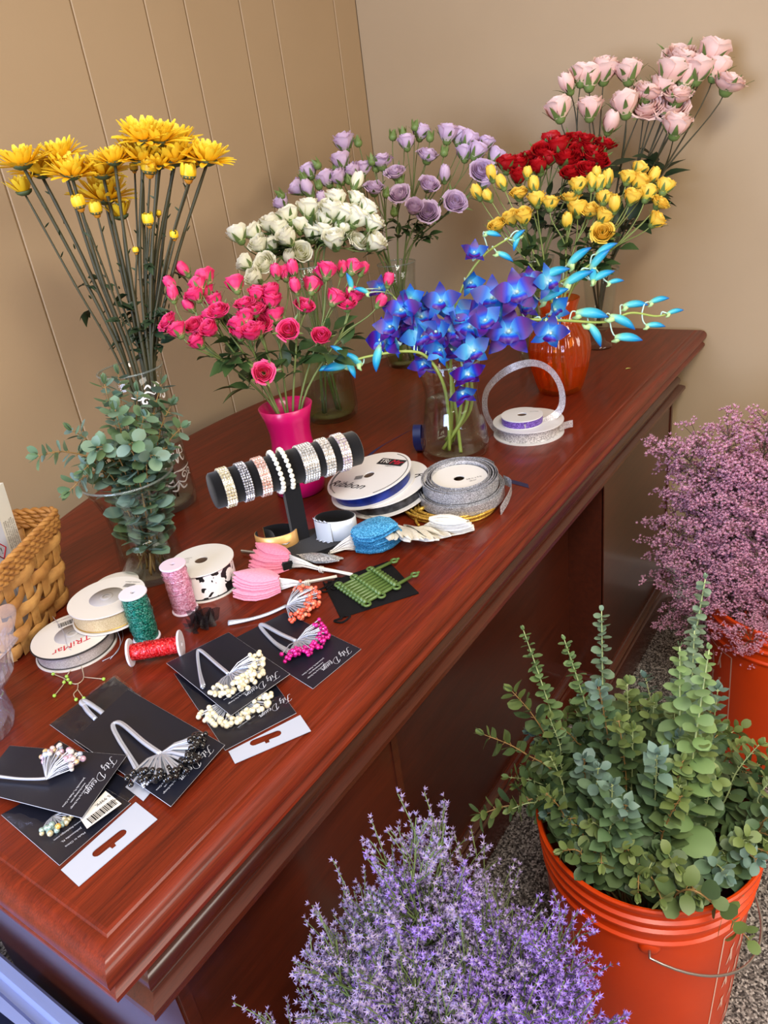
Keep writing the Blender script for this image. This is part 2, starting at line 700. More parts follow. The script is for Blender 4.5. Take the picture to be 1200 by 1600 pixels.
prof_base = [(0.0, 0.112), (0.004, 0.111), (0.006, 0.107), (0.011, 0.105), (0.015, 0.100), (0.016, 0.094), (0.019, 0.091), (0.021, 0.086), (0.021, 0.0), (-0.02, 0.0)]
b = MB()
b.grid([run(o, z) for o, z in prof_base])
b.f = [f[::-1] for f in b.f]
sharp(ob('plinth', b, wood_trim, desk), 28)
# ---------------------------------------------------------------- flowers: shared meshes
green_stem = mat('green_stem', S(104, 118, 62), 0.5)
dark_stem = mat('dark_olive_stem', S(60, 58, 33), 0.55)
pale_stem = mat('pale_green_stem', S(134, 148, 78), 0.5)
calyx_green = mat('calyx_green', S(104, 128, 66), 0.5)
rose_leaf = petal('rose_leaf_green', [(0, S(52, 76, 40)), (1, S(66, 92, 48))], rough=0.45, through=0.15)
dark_leaf = petal('dark_leaf_green', [(0, S(38, 56, 38)), (1, S(52, 72, 46))], rough=0.45, through=0.15)


def rose_mesh(name, material, op, seed, H=1.25):
    """a rose head of unit radius, its base at the origin, opening up the z axis; op: 0 bud .. 1 open"""
    r_ = random.Random(seed)
    b = MB()
    # (number of petals, radius, height, half width, flare)
    layers = [(2, 0.20 + 0.1 * op, 1.00, 1.5, 0.0), (3, 0.34 + 0.12 * op, 1.04, 1.25, 0.03), (3, 0.48 + 0.14 * op, 1.05, 1.1, 0.12 + 0.14 * op),
              (4, 0.62 + 0.14 * op, 1.02, 0.92, 0.2 + 0.2 * op), (5, 0.74 + 0.16 * op, 0.92, 0.8, 0.3 + 0.3 * op)]
    if op > 0.6:
        layers.append((5, 0.96, 0.82, 0.8, 0.5))
    if op < 0.25:
        layers = layers[:4]
    ang = r_.random() * 6
    for li, (n, rad, hh, hw, fl) in enumerate(layers):
        ang += 1.1
        for i in range(n):
            th = ang + 2 * PI * i / n + r_.uniform(-.12, .12)
            h = H * hh * r_.uniform(0.95, 1.04)
            rr = rad * r_.uniform(0.94, 1.05)
            f = fl * r_.uniform(0.7, 1.3)
            tw = r_.uniform(-.1, .1)
            rows, gs = [], []
            for a in range(7):
                t = a / 6
                row, g = [], []
                for c in range(6):
                    u = c / 5 * 2 - 1
                    tt = t * (1 - 0.16 * u * u * t)
                    w_ = hw * (0.55 + 0.45 * math.sin(PI * 0.5 * min(1, t * 1.5)))
                    an = th + u * w_ + tw * t
                    bulge = math.sin(PI * min(0.62, 0.16 + t * 0.52)) if op > .25 else math.sin(PI * min(0.8, 0.15 + t * 0.66))
                    rho = rr * bulge * (1 + 0.06 * u) + f * max(0, t - 0.62) ** 1.3 * 1.7
                    z = h * tt - f * 0.75 * max(0, t - 0.75) ** 1.2 * 2.2
                    rho += 0.045 * math.sin(4.3 * u + th * 3) * t ** 3 * (0.4 + op)
                    z += 0.05 * math.sin(5.1 * u + th * 5) * t ** 3 * (0.5 + op)
                    row.append((rho * math.cos(an), rho * math.sin(an), z))
                    g.append(t)
                rows.append(row)
                gs.append(g)
            b.grid(rows, 0, gs)
    mx = max(math.hypot(p[0], p[1]) for p in b.v) / (0.66 if op < 0.25 else 1.0)
    b.v = [(p[0] / mx, p[1] / mx, p[2] / mx) for p in b.v]
    return b.mesh(name, [material])


def calyx_mesh(name, material, seed, reach=0.75, spread=0.5, r=0.42):
    b = MB()
    r_ = random.Random(seed)
    b.lathe([(0.1, -0.32), (0.24, -0.26), (0.33, -0.12), (r * 0.9, 0.03), (r, 0.12)], n=10)
    for i in range(5):
        a = 2 * PI * i / 5 + r_.uniform(-.2, .2)
        o = V((math.cos(a), math.sin(a), 0))
        sp_ = spread * r_.uniform(0.6, 1.4)
        rows = []
        for j in range(5):
            t = j / 4
            c = o * (r * 0.95 + sp_ * t * t * 0.8 + 0.34 * math.sin(PI * 0.5 * min(1, t * 1.4)) * (1 - 0.3 * sp_)) + V((0, 0, 0.05 + reach * t * (1 - 0.35 * sp_ * t)))
            s_ = V((-o.y, o.x, 0)) * 0.2 * (1 - t) ** 0.8
            rows.append([c - s_, c + o * 0.03, c + s_])
        b.grid(rows)
    return b.mesh(name, [material])


calyxes = [calyx_mesh('calyx', calyx_green, i, 0.7 + 0.15 * i, 0.25 + 0.2 * i) for i in range(3)]


def bud_mesh(name, mats):
    """a closed green bud with a tip of colour, unit radius"""
    b = MB()
    b.lathe([(0.12, -0.35), (0.55, -0.25), (0.85, 0.1), (0.98, 0.5), (0.85, 1.0), (0.5, 1.5), (0.12, 1.95), (0.01, 2.05)], n=10)
    for i in range(5):
        a = 2 * PI * i / 5
        o = V((math.cos(a), math.sin(a), 0))
        b.blade(o * 0.8 + V((0, 0, 0.2)), o * 0.12 + V((0, 0, 1)), o, 2.1, 0.75, 0, cup=-0.2, shape='oval')
    return b.mesh(name, mats)


green_bud = bud_mesh('bud', [mat('green_bud', S(112, 136, 70), 0.5)])


def roseset(key, stops, alt=None, through=0.15):
    m_ = petal(key + '_petal', stops, alt, 0.5, through)
    return {'bud': [rose_mesh('bloom', m_, 0.0, 11, 1.75), rose_mesh('bloom', m_, 0.12, 12, 1.6)],
            'half': [rose_mesh('bloom', m_, 0.35, 21, 1.35), rose_mesh('bloom', m_, 0.45, 22, 1.3), rose_mesh('bloom', m_, 0.4, 23, 1.4)],
            'open': [rose_mesh('bloom', m_, 0.85, 31, 1.05), rose_mesh('bloom', m_, 1.0, 32, 0.95), rose_mesh('bloom', m_, 0.75, 33, 1.1)]}


def rose_leaves(b, p, d, n, size, r_, m=0):
    """n leaflets along a short stalk from p"""
    d = V(d).normalized()
    for i in range(n):
        a = V((r_.uniform(-1, 1), r_.uniform(-1, 1), r_.uniform(-.3, .4))) + d * 0.5
        a.normalize()
        q = V(p) + d * (i * size * 0.3)
        L = size * r_.uniform(0.7, 1.15)
        b.tube([q, q + a * L * 0.3], 0.0007, 4, m, cap=False, g=0.2)
        b.blade(q + a * L * 0.25, a, V((r_.uniform(-.5, .5), r_.uniform(-.5, .5), 1)), L, L * 0.58, m, cup=0.3, droop=0.25, shape='oval', nu=5)


def chunks(items, k_):
    n = len(items)
    return [items[round(i * n / k_):round((i + 1) * n / k_)] for i in range(k_)]


def bouquet(kind, word, where, cat, base, mouth_z, mouth_r, blooms, k_, meshes, stem_m, depth=0.06, floor_z=None, base_r=0.02, leaf=None, leaf_size=0.03, leaf_n=3, group=None, thick=0.0019, size=1.0, xmax=1.84, ymax=1.27, seed=1, bias=0.0, up_tilt=0.35, extra=None, main_frac=0.5):
    """sprays standing in a vase at base; blooms = (px, py, radius, kind); k_ sprays, each a thing"""
    r_ = random.Random(seed)
    base = V(base)
    mouth = V((base.x, base.y, mouth_z))
    mpx = px_of(mouth)
    ys = [q[1] for q in blooms]
    y0, y1 = min(ys), max(ys)
    view = V((base.x, base.y, 0)).normalized()
    pts = []
    for (x, y, rad, kd) in blooms:
        off = bias + depth * (2 * (y - y0) / max(1, y1 - y0) - 1) * 0.8 + r_.uniform(-.3, .3) * depth
        p = up(x, y, base, off)
        while p.x > xmax - rad or p.y > ymax - rad:
            off += 0.01
            p = up(x, y, base, off)
        pts.append((p, rad, kd, math.atan2(x - mpx[0], mpx[1] - y)))
    pts.sort(key=lambda q: q[3])
    groups = chunks(pts, k_)
    for gi, gp in enumerate(groups):
        cen = V((0, 0, 0))
        for q in gp:
            cen += q[0]
        cen /= len(gp)
        hd = V((cen.x - mouth.x, cen.y - mouth.y, 0))
        hdir = hd.normalized() if hd.length > 1e-4 else V((1, 0, 0))
        wob = V((r_.uniform(-1, 1), r_.uniform(-1, 1), 0)) * mouth_r * 0.35
        m_ = mouth + hdir * mouth_r * min(0.72, 0.25 + hd.length * 3) + wob * 0.8
        if (m_ - mouth).length > mouth_r * 0.85:
            m_ = mouth + (m_ - mouth).normalized() * mouth_r * 0.82
        fz = (base.z if floor_z is None else floor_z) + 0.003
        b0 = V((base.x, base.y, fz)) - hdir * base_r * 0.6 + wob * 0.35
        nm = ORD[gi] if gi < len(ORD) else 'far right'
        if gi == k_ - 1:
            nm = 'rightmost'
        root = thing(kind, f'{word}, {nm} in the {where}', cat, b0, group)
        node = m_ + (cen - m_) * main_frac
        b = MB()
        main = spline([b0, m_, node], 6)
        b.tube(main, [thick * (1.15 - 0.3 * i / (len(main) - 1)) for i in range(len(main))], 6)
        tdir = (main[-1] - main[-3]).normalized()
        heads = []
        for (p, rad, kd, _a) in gp:
            axis = (p - node).normalized() * (1 - up_tilt) + V((0, 0, 1)) * up_tilt + V((r_.uniform(-.25, .25), r_.uniform(-.25, .25), r_.uniform(-.1, .1)))
            if kd == 'open':
                axis = axis + view * -0.35
            if kd == 'face':
                axis = axis * 0.4 - view * 0.9 + V((0, 0, 0.45))
                kd = 'open'
            axis.normalize()
            back = rad * (1.0 if kd == 'green' else 0.7)
            pb = p - axis * back
            heads.append((pb, axis, rad, kd))
            s_ = node + tdir * -0.0 if r_.random() < 0.6 else main[-2]
            c1 = s_ + tdir * (pb - s_).length * 0.35
            c2 = pb - axis * min(0.05, (pb - s_).length * 0.35)
            b.tube(bez(s_, c1, c2, 7, pb), [thick * 0.72] * 4 + [thick * 0.55] * 4, 5)
        ob('stem', b, stem_m, root)
        if leaf is not None and leaf_n:
            lb = MB()
            for i in range(leaf_n):
                t = r_.uniform(0.35, 1.0)
                p = m_ + (node - m_) * t
                dd = V((r_.uniform(-1, 1), r_.uniform(-1, 1), 0.5)) + hdir * 0.8
                if p.z > mouth_z + 0.02:
                    rose_leaves(lb, p, dd, r_.choice([2, 3, 3]), leaf_size, r_)
            if lb.v:
                for i_, q_ in enumerate(lb.v):
                    if q_[0] > WX - 0.004 or q_[1] > WY - 0.004:
                        lb.v[i_] = (min(q_[0], WX - 0.004), min(q_[1], WY - 0.004), q_[2])
                ob('leaves', lb, leaf, root)
        for (pb, axis, rad, kd) in heads:
            q = axis.to_track_quat('Z', 'Y') @ Quaternion((0, 0, 1), r_.uniform(0, 6.28))
            if kd == 'green':
                place('bud', green_bud, root, pb, q, rad * 0.75)
            else:
                ml = meshes[kd]
                place('bloom', ml[r_.randrange(len(ml))], root, pb, q, rad, [('calyx', calyxes[r_.randrange(3)])] if extra is None else extra)
    return groups


def B(px, py):
    return at(px, py, TOP)


# ---------------------------------------------------------------- glass and water
glass = clear('clear_glass', (0.95, 0.97, 0.96, 1), 0.015, 1.5)
glass_edge = clear('glass_edge', (0.82, 0.88, 0.86, 1), 0.02, 1.6, 0.10, S(215, 225, 222))
water = clear('water', (0.93, 0.95, 0.92, 1), 0.01, 1.33)
green_water = clear('greenish_water', (0.80, 0.86, 0.62, 1), 0.01, 1.33)


def vase(name, label, prof, loc, m=None, water_z=None, water_m=None, n=48, ribs=0, amp=0.0, ramp=None, twist=0.0, wall=0.0022, foot=0.008, group=None, edge=True):
    """prof: (radius, height) of the outside from the foot to the rim"""
    m = m or glass
    root = thing(name, label, 'vase', loc, group)
    inner = [(max(r - wall, 0.001), z) for r, z in prof if z > foot][::-1]
    pr = [(0.0005, 0)] + prof + [(prof[-1][0] - wall * 0.5, prof[-1][1] + wall * 0.4)] + inner + [(inner[-1][0] * 0.8, foot), (0.0005, foot)]
    rp = None
    if ramp:
        rp = [0] + ramp + [ramp[-1]] + [0] * (len(inner) + 2)
    ob('body', MB().lathe(pr, loc, n, ribs=ribs, amp=amp, ramp=rp, twist=twist), m, root)
    if edge:
        r, z = prof[-1]
        ring = [V(loc) + V((r * math.cos(2 * PI * i / 40), r * math.sin(2 * PI * i / 40), z)) for i in range(40)]
        ob('rim', MB().tube(ring, 0.0016, 6, loop=True), glass_edge, root)
    if water_z:
        wp = [(r - wall - 0.0008, z) for r, z in inner[::-1] for r in [r + wall] if z < water_z]
        rl = wp[-1][0]
        for (r1, z1), (r2, z2) in zip(inner[::-1][:-1], inner[::-1][1:]):
            if z1 <= water_z <= z2:
                rl = r1 + (r2 - r1) * (water_z - z1) / (z2 - z1) - 0.0008
        wp = [(0.0005, foot + 0.001), (wp[0][0] * 0.9, foot + 0.001)] + wp + [(rl, water_z), (0.0005, water_z)]
        ob('water', MB().lathe(wp, loc, n), water_m or water, root)
    return root


# tall clear vase with white lettering, chrysanthemums
CB = V((0.712, 0.985, TOP))
vase('glass_vase', 'tall clear cylinder vase with white scroll lettering, holding yellow chrysanthemums', [(0.044, 0.0), (0.049, 0.003), (0.051, 0.02), (0.049, 0.09), (0.046, 0.16), (0.046, 0.2), (0.049, 0.232)], CB, water_z=0.075)
love = [o for o in bpy.data.objects if o.name == 'glass_vase'][0]
decal = mat('white_decal', S(232, 230, 226), 0.6)


def round_decal(parent, centre, radius_at, strokes, material, name='scroll_decal', wd=0.0022):
    """flat strokes wrapped on a round body: strokes of (angle, height) points"""
    b = MB()
    for st in strokes:
        pts = spline([V((a, z, 0)) for a, z in st], 5)
        rows = []
        for i, p in enumerate(pts):
            t = (pts[min(i + 1, len(pts) - 1)] - pts[max(i - 1, 0)])
            r = radius_at(p.y) + 0.0006
            tx, ty = t.x * r, t.y
            L = math.hypot(tx, ty) or 1
            nx, ny = -ty / L, tx / L
            wv = wd * (0.5 + 0.9 * math.sin(PI * i / (len(pts) - 1)))
            row = []
            for s_ in (-.5, .5):
                a = p.x + nx * wv * s_ / r
                row.append(centre + V((r * math.cos(a), r * math.sin(a), p.y + ny * wv * s_)))
            rows.append(row)
        b.grid(rows)
    return ob(name, b, material, parent)


va = math.atan2(-CB.y, -CB.x)   # towards the camera
a0 = va + 0.55


def curl(cx, cz, r, s=1, turns=1.3, a1=0.0):
    return [(cx + s * r * (1 - t / 9) * math.cos(a1 + turns * 2 * PI * t / 9) / 0.047, cz + r * (1 - t / 9) * math.sin(a1 + turns * 2 * PI * t / 9)) for t in range(9)]


st = []
for s in (-1, 1):
    st += [[(a0, 0.052), (a0 + s * 0.25, 0.046), (a0 + s * 0.5, 0.054), (a0 + s * 0.7, 0.05)], curl(a0 + s * 0.3, 0.057, 0.007, s), curl(a0 + s * 0.6, 0.058, 0.006, -s), [(a0, 0.05), (a0 + s * .12, 0.038), (a0 + s * .3, 0.04)],
           [(a0, 0.196), (a0 + s * 0.25, 0.203), (a0 + s * 0.5, 0.194), (a0 + s * 0.75, 0.2)], curl(a0 + s * 0.35, 0.189, 0.007, -s), [(a0, 0.2), (a0 + s * .15, 0.212), (a0 + s * .3, 0.208)], [(a0 + s * .85, 0.068), (a0 + s * .3, 0.066), (a0, 0.068)]]
# the word: L o v e
u = 0.2
for i, gl in enumerate([[[(0, .03), (0, 0), (.5, 0)]], [[(.3, .02), (0.05, .018), (0, .008), (.25, 0), (.5, .006), (.5, .016), (.3, .02)]], [[(0, .02), (.25, 0), (.5, .02)]], [[(.05, .011), (.5, .011), (.4, .02), (.1, .018), (.02, .008), (.25, 0), (.5, .003)]]]):
    for s_ in gl:
        st.append([(a0 - 0.48 + i * 0.27 + q[0] * 0.42, 0.08 + q[1] * 1.15) for q in s_])
round_decal(love, CB, lambda z: 0.0505 - 0.004 * min(1, z / 0.16), st, decal)

chrys_petal = petal('yellow_chrysanthemum_petal', [(0, S(232, 150, 14)), (0.25, S(250, 200, 24)), (1, S(255, 226, 64))], through=0.15)
chrys_mid = mat('chrysanthemum_centre', S(170, 92, 16), 0.7, noise=(400, S(226, 160, 30)))


def chrys_mesh(op, seed):
    r_ = random.Random(seed)
    b = MB()
    lay = {1.0: [(11, 0.25, 0.62), (13, 0.6, 0.78), (16, 0.95, 0.9), (18, 1.25, 1.0)], 0.5: [(9, 0.2, 0.6), (12, 0.5, 0.8), (14, 0.8, 0.9)], 0.1: [(7, 0.12, 0.62), (11, 0.36, 0.64)]}[op]
    for n, tilt, L in lay:
        for i in range(n):
            a = 2 * PI * i / n + r_.uniform(-.15, .15)
            o = V((math.cos(a), math.sin(a), 0))
            tt = tilt + r_.uniform(-.14, .14)
            d = o * math.sin(tt) + V((0, 0, math.cos(tt)))
            nr = V((0, 0, math.sin(tt))) - o * math.cos(tt)
            if op == 0.1:
                b.blade(o * (0.2 + tilt * 0.5) , d, nr, L * r_.uniform(0.9, 1.05), 0.36, 0, cup=0.3, droop=-0.45, shape='strap', nu=6)
            else:
                b.blade(o * (0.1 + 0.12 * tilt), d, nr, L * r_.uniform(0.9, 1.08), 0.25, 0, cup=0.35, droop=-0.12 if tilt < 1 else 0.1, shape='strap', nu=5)
    b.ball((0, 0, 0.12), 0.2 if op == 1 else 0.3, 10, 5, 1, (1, 1, 0.6 if op > .3 else 1.6), g=0.5)
    return b.mesh('flower_head', [chrys_petal, chrys_mid])


chrys = {1.0: [chrys_mesh(1.0, 1), chrys_mesh(1.0, 2)], 0.5: [chrys_mesh(0.5, 3)], 0.1: [chrys_mesh(0.1, 4)]}
b = MB()
b.lathe([(0.06, -0.14), (0.2, -0.12), (0.36, -0.02), (0.42, 0.1), (0.36, 0.12), (0.1, 0.02)], n=14)
chrys_cup = b.mesh('calyx', [mat('chrysanthemum_calyx', S(70, 84, 48), 0.6)])
CH = [(33, 248, 1, 1.0), (62, 262, 1, 1.0), (92, 236, .9, 1.0), (109, 264, 1, 1.0), (158, 263, 1.05, 1.0), (176, 243, .8, 1.0), (161, 302, 1.2, 1.0), (222, 208, 1.05, 1.0), (218, 240, 1.1, 1.0), (246, 210, 1, 1.0), (272, 216, 1.0, 1.0), (270, 242, 1.25, 1.0), (246, 248, .9, 1.0), (320, 242, 1.05, 1.0),
      (35, 290, .8, 0.5), (122, 312, .62, 0.1), (148, 322, .62, 0.1), (187, 329, .8, 0.5), (231, 339, .6, 0.1), (270, 361, .42, 0.1), (292, 266, .75, 0.1), (231, 258, .75, 0.1), (207, 255, .4, 0.1), (245, 326, .3, 0.1), (210, 384, .3, 0.1), (300, 248, .8, 1.0)]
CHD = {0: 'far left open head', 1: 'second open head from left', 2: 'small open head above the left cluster', 3: 'fourth open head from left', 4: 'open head left of the middle gap', 5: 'small head behind the middle gap', 6: 'lowest wide open head', 7: 'topmost open head',
       8: 'open head just under the topmost one', 9: 'open head second along the top right cluster', 10: 'open head at top right of cluster', 11: 'widest open head in right cluster', 12: 'head tucked inside right cluster', 13: 'rightmost open head', 14: 'half open head at far left with dark centre',
       15: 'round bud below the left cluster', 16: 'bud hidden under the lowest open head', 17: 'half open bud right of the lowest open head', 18: 'cup shaped bud at mid height', 19: 'lowest small yellow bud', 20: 'fat bud under the right cluster', 21: 'bud under the middle of right cluster', 22: 'greenish bud left of right cluster', 23: 'tiny bud behind the thick stems', 24: 'tiny low bud among the stems', 25: 'open head beside the rightmost one'}
r_ = random.Random(5)
for i, (x, y, sz, op) in enumerate(CH):
    off = r_.uniform(-.05, .04) + (0.03 if op != 1.0 else 0)
    p = up(x, y, CB, off)
    left = x < 200
    mo = up(190 + 70 * (x / 330) + r_.uniform(-6, 6), 580, CB, off * 0.4)
    dm = V((mo.x - CB.x, mo.y - CB.y, 0))
    if dm.length > 0.035:
        mo = V((CB.x, CB.y, mo.z)) + dm.normalized() * 0.034
    b0 = V((CB.x, CB.y, TOP + 0.012)) + V((r_.uniform(-1, 1), r_.uniform(-1, 1), 0)) * 0.018
    root = thing('chrysanthemum_stem', 'yellow chrysanthemum stem, ' + CHD[i], 'flower', b0, 'yellow chrysanthemum stems in the tall lettered vase')
    b = MB()
    bow = (p - mo)
    mid = mo + bow * 0.5 + V((-(bow.x) * .06, -(bow.y) * .06, 0.0)) + V((r_.uniform(-.006, .006), r_.uniform(-.006, .006), 0))
    pts = spline([b0, mo, mid, p - V((0, 0, 0.012))], 6)
    th = 0.0029 if op == 1.0 else 0.0018
    b.tube(pts, [th * (1.05 - 0.25 * j / (len(pts) - 1)) * (1.0 + (0.18 if j % 4 == 0 else 0)) for j in range(len(pts))], 6)
    ob('stem', b, dark_stem, root)
    lb = MB()
    for j in range(r_.choice([1, 1, 2, 3])):
        q = mo + (p - mo) * r_.uniform(0.1, 0.5)
        d = V((r_.uniform(-1, 1), r_.uniform(-1, 1), r_.uniform(-.3, .6)))
        L = r_.uniform(0.016, 0.034)
        nr_ = V((r_.uniform(-1, 1), r_.uniform(-1, 1), 1))
        lb.blade(q, d, nr_, L, L * 0.55, 0, cup=0.3, droop=0.5, shape='oval')
        for sg in (-1, 1):
            lb.blade(q + d.normalized() * L * 0.35, d + d.cross(V((0, 0, 1))) * 0.9 * sg, nr_, L * 0.5, L * 0.3, 0, cup=0.3, droop=0.4, shape='oval')
    for k_ in range(5):
        q = mo + (p - mo) * r_.uniform(0.05, 0.9)
        lb.blade(q, V((r_.uniform(-1, 1), r_.uniform(-1, 1), 0.9)), V((0, 1, .3)), 0.009, 0.003, 0, shape='strap', nu=2)
    ob('leaves', lb, dark_leaf, root)
    ax = V((bow.x * 0.35, bow.y * 0.35, bow.z)).normalized() + V((r_.uniform(-.12, .12), r_.uniform(-.12, .12), 0)) - V((CB.x, CB.y, 0)).normalized() * (0.25 if op == 1.0 else 0.1)
    q = ax.to_track_quat('Z', 'Y') @ Quaternion((0, 0, 1), r_.uniform(0, 6))
    place('flower_head', chrys[op][i % len(chrys[op])], root, p - V((0, 0, 0.009)), q, 0.0345 * sz, [('calyx', chrys_cup)])

# hot pink vase, pink spray roses
PB = V((0.835, 0.797, TOP))
pk = NT('hot_pink_frosted_glass')
pk.p.inputs['Base Color'].default_value = S(196, 14, 96)
pk.p.inputs['Roughness'].default_value = 0.28
pk.p.inputs['Coat Weight'].default_value = 0.15
pk.p.inputs['Subsurface Weight'].default_value = 0.15
pk.p.inputs['Subsurface Radius'].default_value = (0.02, 0.005, 0.01)
pinkvase = vase('glass_vase', 'opaque hot pink hourglass vase behind the bracelet stand', [(0.036, 0), (0.04, 0.003), (0.0415, 0.015), (0.041, 0.035), (0.0365, 0.062), (0.0325, 0.088), (0.0325, 0.105), (0.036, 0.125), (0.0425, 0.146)], PB, m=pk.m, edge=False)
pinkrose = roseset('hot_pink_rose', [(0, S(240, 190, 150)), (0.25, S(232, 70, 118)), (0.75, S(232, 40, 108)), (1, S(238, 84, 138))])
PKB = [(287, 422, 'bud'), (267, 445, 'bud'), (320, 432, 'half'), (308, 443, 'half'), (303, 457, 'half'), (295, 477, 'bud'), (333, 467, 'half'), (338, 480, 'open'), (330, 492, 'half'), (256, 498, 'open'), (275, 513, 'half'), (300, 503, 'open'), (326, 512, 'half'), (306, 531, 'half'), (270, 460, 'bud'), (318, 452, 'half'),
       (367, 442, 'half'), (380, 467, 'open'), (402, 457, 'half'), (422, 452, 'half'), (425, 467, 'half'), (408, 477, 'half'), (383, 490, 'half'), (371, 502, 'half'), (407, 502, 'face'), (428, 490, 'half'), (392, 518, 'half'), (375, 516, 'half'), (400, 512, 'half'), (396, 476, 'open'),
       (450, 513, 'face'), (412, 581, 'face'), (502, 524, 'half'),
       (431, 424, 'bud'), (443, 423, 'half'), (458, 420, 'bud'), (462, 448, 'bud'), (488, 445, 'half'), (478, 472, 'open'), (505, 424, 'half'), (512, 420, 'half'), (535, 419, 'bud'), (553, 414, 'half'), (567, 420, 'bud'), (525, 463, 'half'), (542, 468, 'open'), (553, 460, 'half'), (595, 470, 'bud'), (607, 437, 'bud')]
RAD = {'bud': 0.0105, 'half': 0.0145, 'open': 0.017, 'face': 0.0175}
bouquet('spray_rose_stem', 'hot pink spray rose stem', 'hot pink vase', 'rose', PB, TOP + 0.146, 0.036, [(x, y, RAD[t] * (1.3 if t == 'bud' else 1.18), t) for x, y, t in PKB], 9, pinkrose, green_stem, 0.05, TOP + 0.008, 0.02, rose_leaf, 0.04, 3, 'hot pink spray rose stems in the hot pink vase', seed=3, main_frac=0.55)

# tall ribbed vase, white roses
WB = V((1.14, 0.962, TOP))
rib_prof = [(0.048, 0), (0.052, 0.004), (0.0535, 0.02), (0.053, 0.06), (0.049, 0.11), (0.043, 0.17), (0.039, 0.22), (0.0385, 0.26), (0.041, 0.30)]
vase('glass_vase', 'tall clear ribbed vase half full of greenish water, holding white roses', rib_prof, WB, water_z=0.13, water_m=green_water, n=120, ribs=30, amp=0.0011, ramp=[0, .3, 1, 1, 1, 1, 1, 1, .3])
whiterose = roseset('white_rose', [(0, S(206, 216, 140)), (0.25, S(244, 244, 206)), (1, S(252, 250, 234))])
WR = [(371, 364, 1), (394, 360, 1), (403, 379, 1), (422, 346, 1.15), (422, 379, 1), (449, 333, 1.1), (447, 369, 1), (409, 408, 1.25), (396, 433, .9), (382, 410, .9), (482, 323, 1.1), (470, 394, 1), (468, 350, .9), (489, 360, 1.1), (505, 358, 1), (518, 325, 1.15), (522, 373, 1.1), (524, 308, 1), (537, 331, 1.1), (535, 354, .9), (557, 285, .85), (558, 308, .9), (560, 337, 1.15), (574, 325, 1), (585, 346, 1), (564, 371, 1.25), (587, 377, 1.05), (451, 402, .8), (509, 339, .9), (493, 335, .8), (435, 355, .9)]
bouquet('white_rose_stem', 'creamy white rose stem', 'tall ribbed vase', 'rose', WB, TOP + 0.30, 0.034, [(x, y, 0.0225 * s, 'open' if s > 1.2 else ('bud' if s < .88 else 'half')) for x, y, s in WR], 9, whiterose, green_stem, 0.06, TOP + 0.008, 0.028, rose_leaf, 0.035, 5, 'white rose stems in the ribbed vase', seed=4, main_frac=0.5, up_tilt=0.45)

# diamond-cut vase at the back, lavender roses
LB = V((1.49, 1.0, TOP))
vase('glass_vase', 'clear diamond-textured vase at the back of the desk, holding lavender roses', [(0.04, 0), (0.046, 0.004), (0.05, 0.03), (0.047, 0.08), (0.041, 0.14), (0.039, 0.19), (0.043, 0.235)], LB, water_z=0.10, water_m=green_water, n=90, ribs=15, amp=0.0014, ramp=[0, .5, 1, 1, .6, 0, 0], twist=30)
lavrose = roseset('lavender_rose', [(0, S(214, 208, 180)), (0.3, S(214, 184, 212)), (1, S(230, 204, 230))])
LV = [(537, 220, 1.1), (532, 249, 1), (509, 277, 1), (482, 266, .9), (463, 293, .9), (482, 296, .85), (438, 314, .9), (549, 264, .9), (566, 260, 1), (528, 275, .9), (503, 310, .8), (595, 243, 1.25), (616, 262, 1.15), (585, 287, 1.15), (622, 298, 1.25), (635, 220, .9), (658, 204, .95), (670, 235, 1.2), (700, 206, 1.1), (718, 212, 1.05), (733, 216, .95), (760, 220, .9), (746, 233, 1), (727, 237, .95), (775, 245, 1), (754, 262, 1.4), (672, 283, 1.15), (695, 273, .8), (712, 312, 1.35), (668, 329, 1.3), (647, 323, .9), (758, 285, .8)]
LG = [(558, 218), (614, 208), (629, 204), (649, 193), (587, 258), (580, 247), (493, 254), (472, 273), (497, 285), (528, 293), (543, 277), (436, 302), (616, 327), (604, 298), (672, 210), (626, 277), (524, 262), (476, 283), (695, 233)]
bouquet('lavender_rose_stem', 'dusty lavender spray rose stem', 'diamond-textured vase', 'rose', LB, TOP + 0.235, 0.036, [(x, y, 0.0243 * s, 'face' if s >= 1.3 else ('open' if s > 1.1 else ('bud' if s < .86 else 'half'))) for x, y, s in LV] + [(x, y, 0.0125, 'green') for x, y in LG], 10, lavrose, green_stem, 0.07, TOP + 0.008, 0.025, rose_leaf, 0.03, 3, 'lavender rose stems in the diamond-textured vase', seed=6, main_frac=0.45)

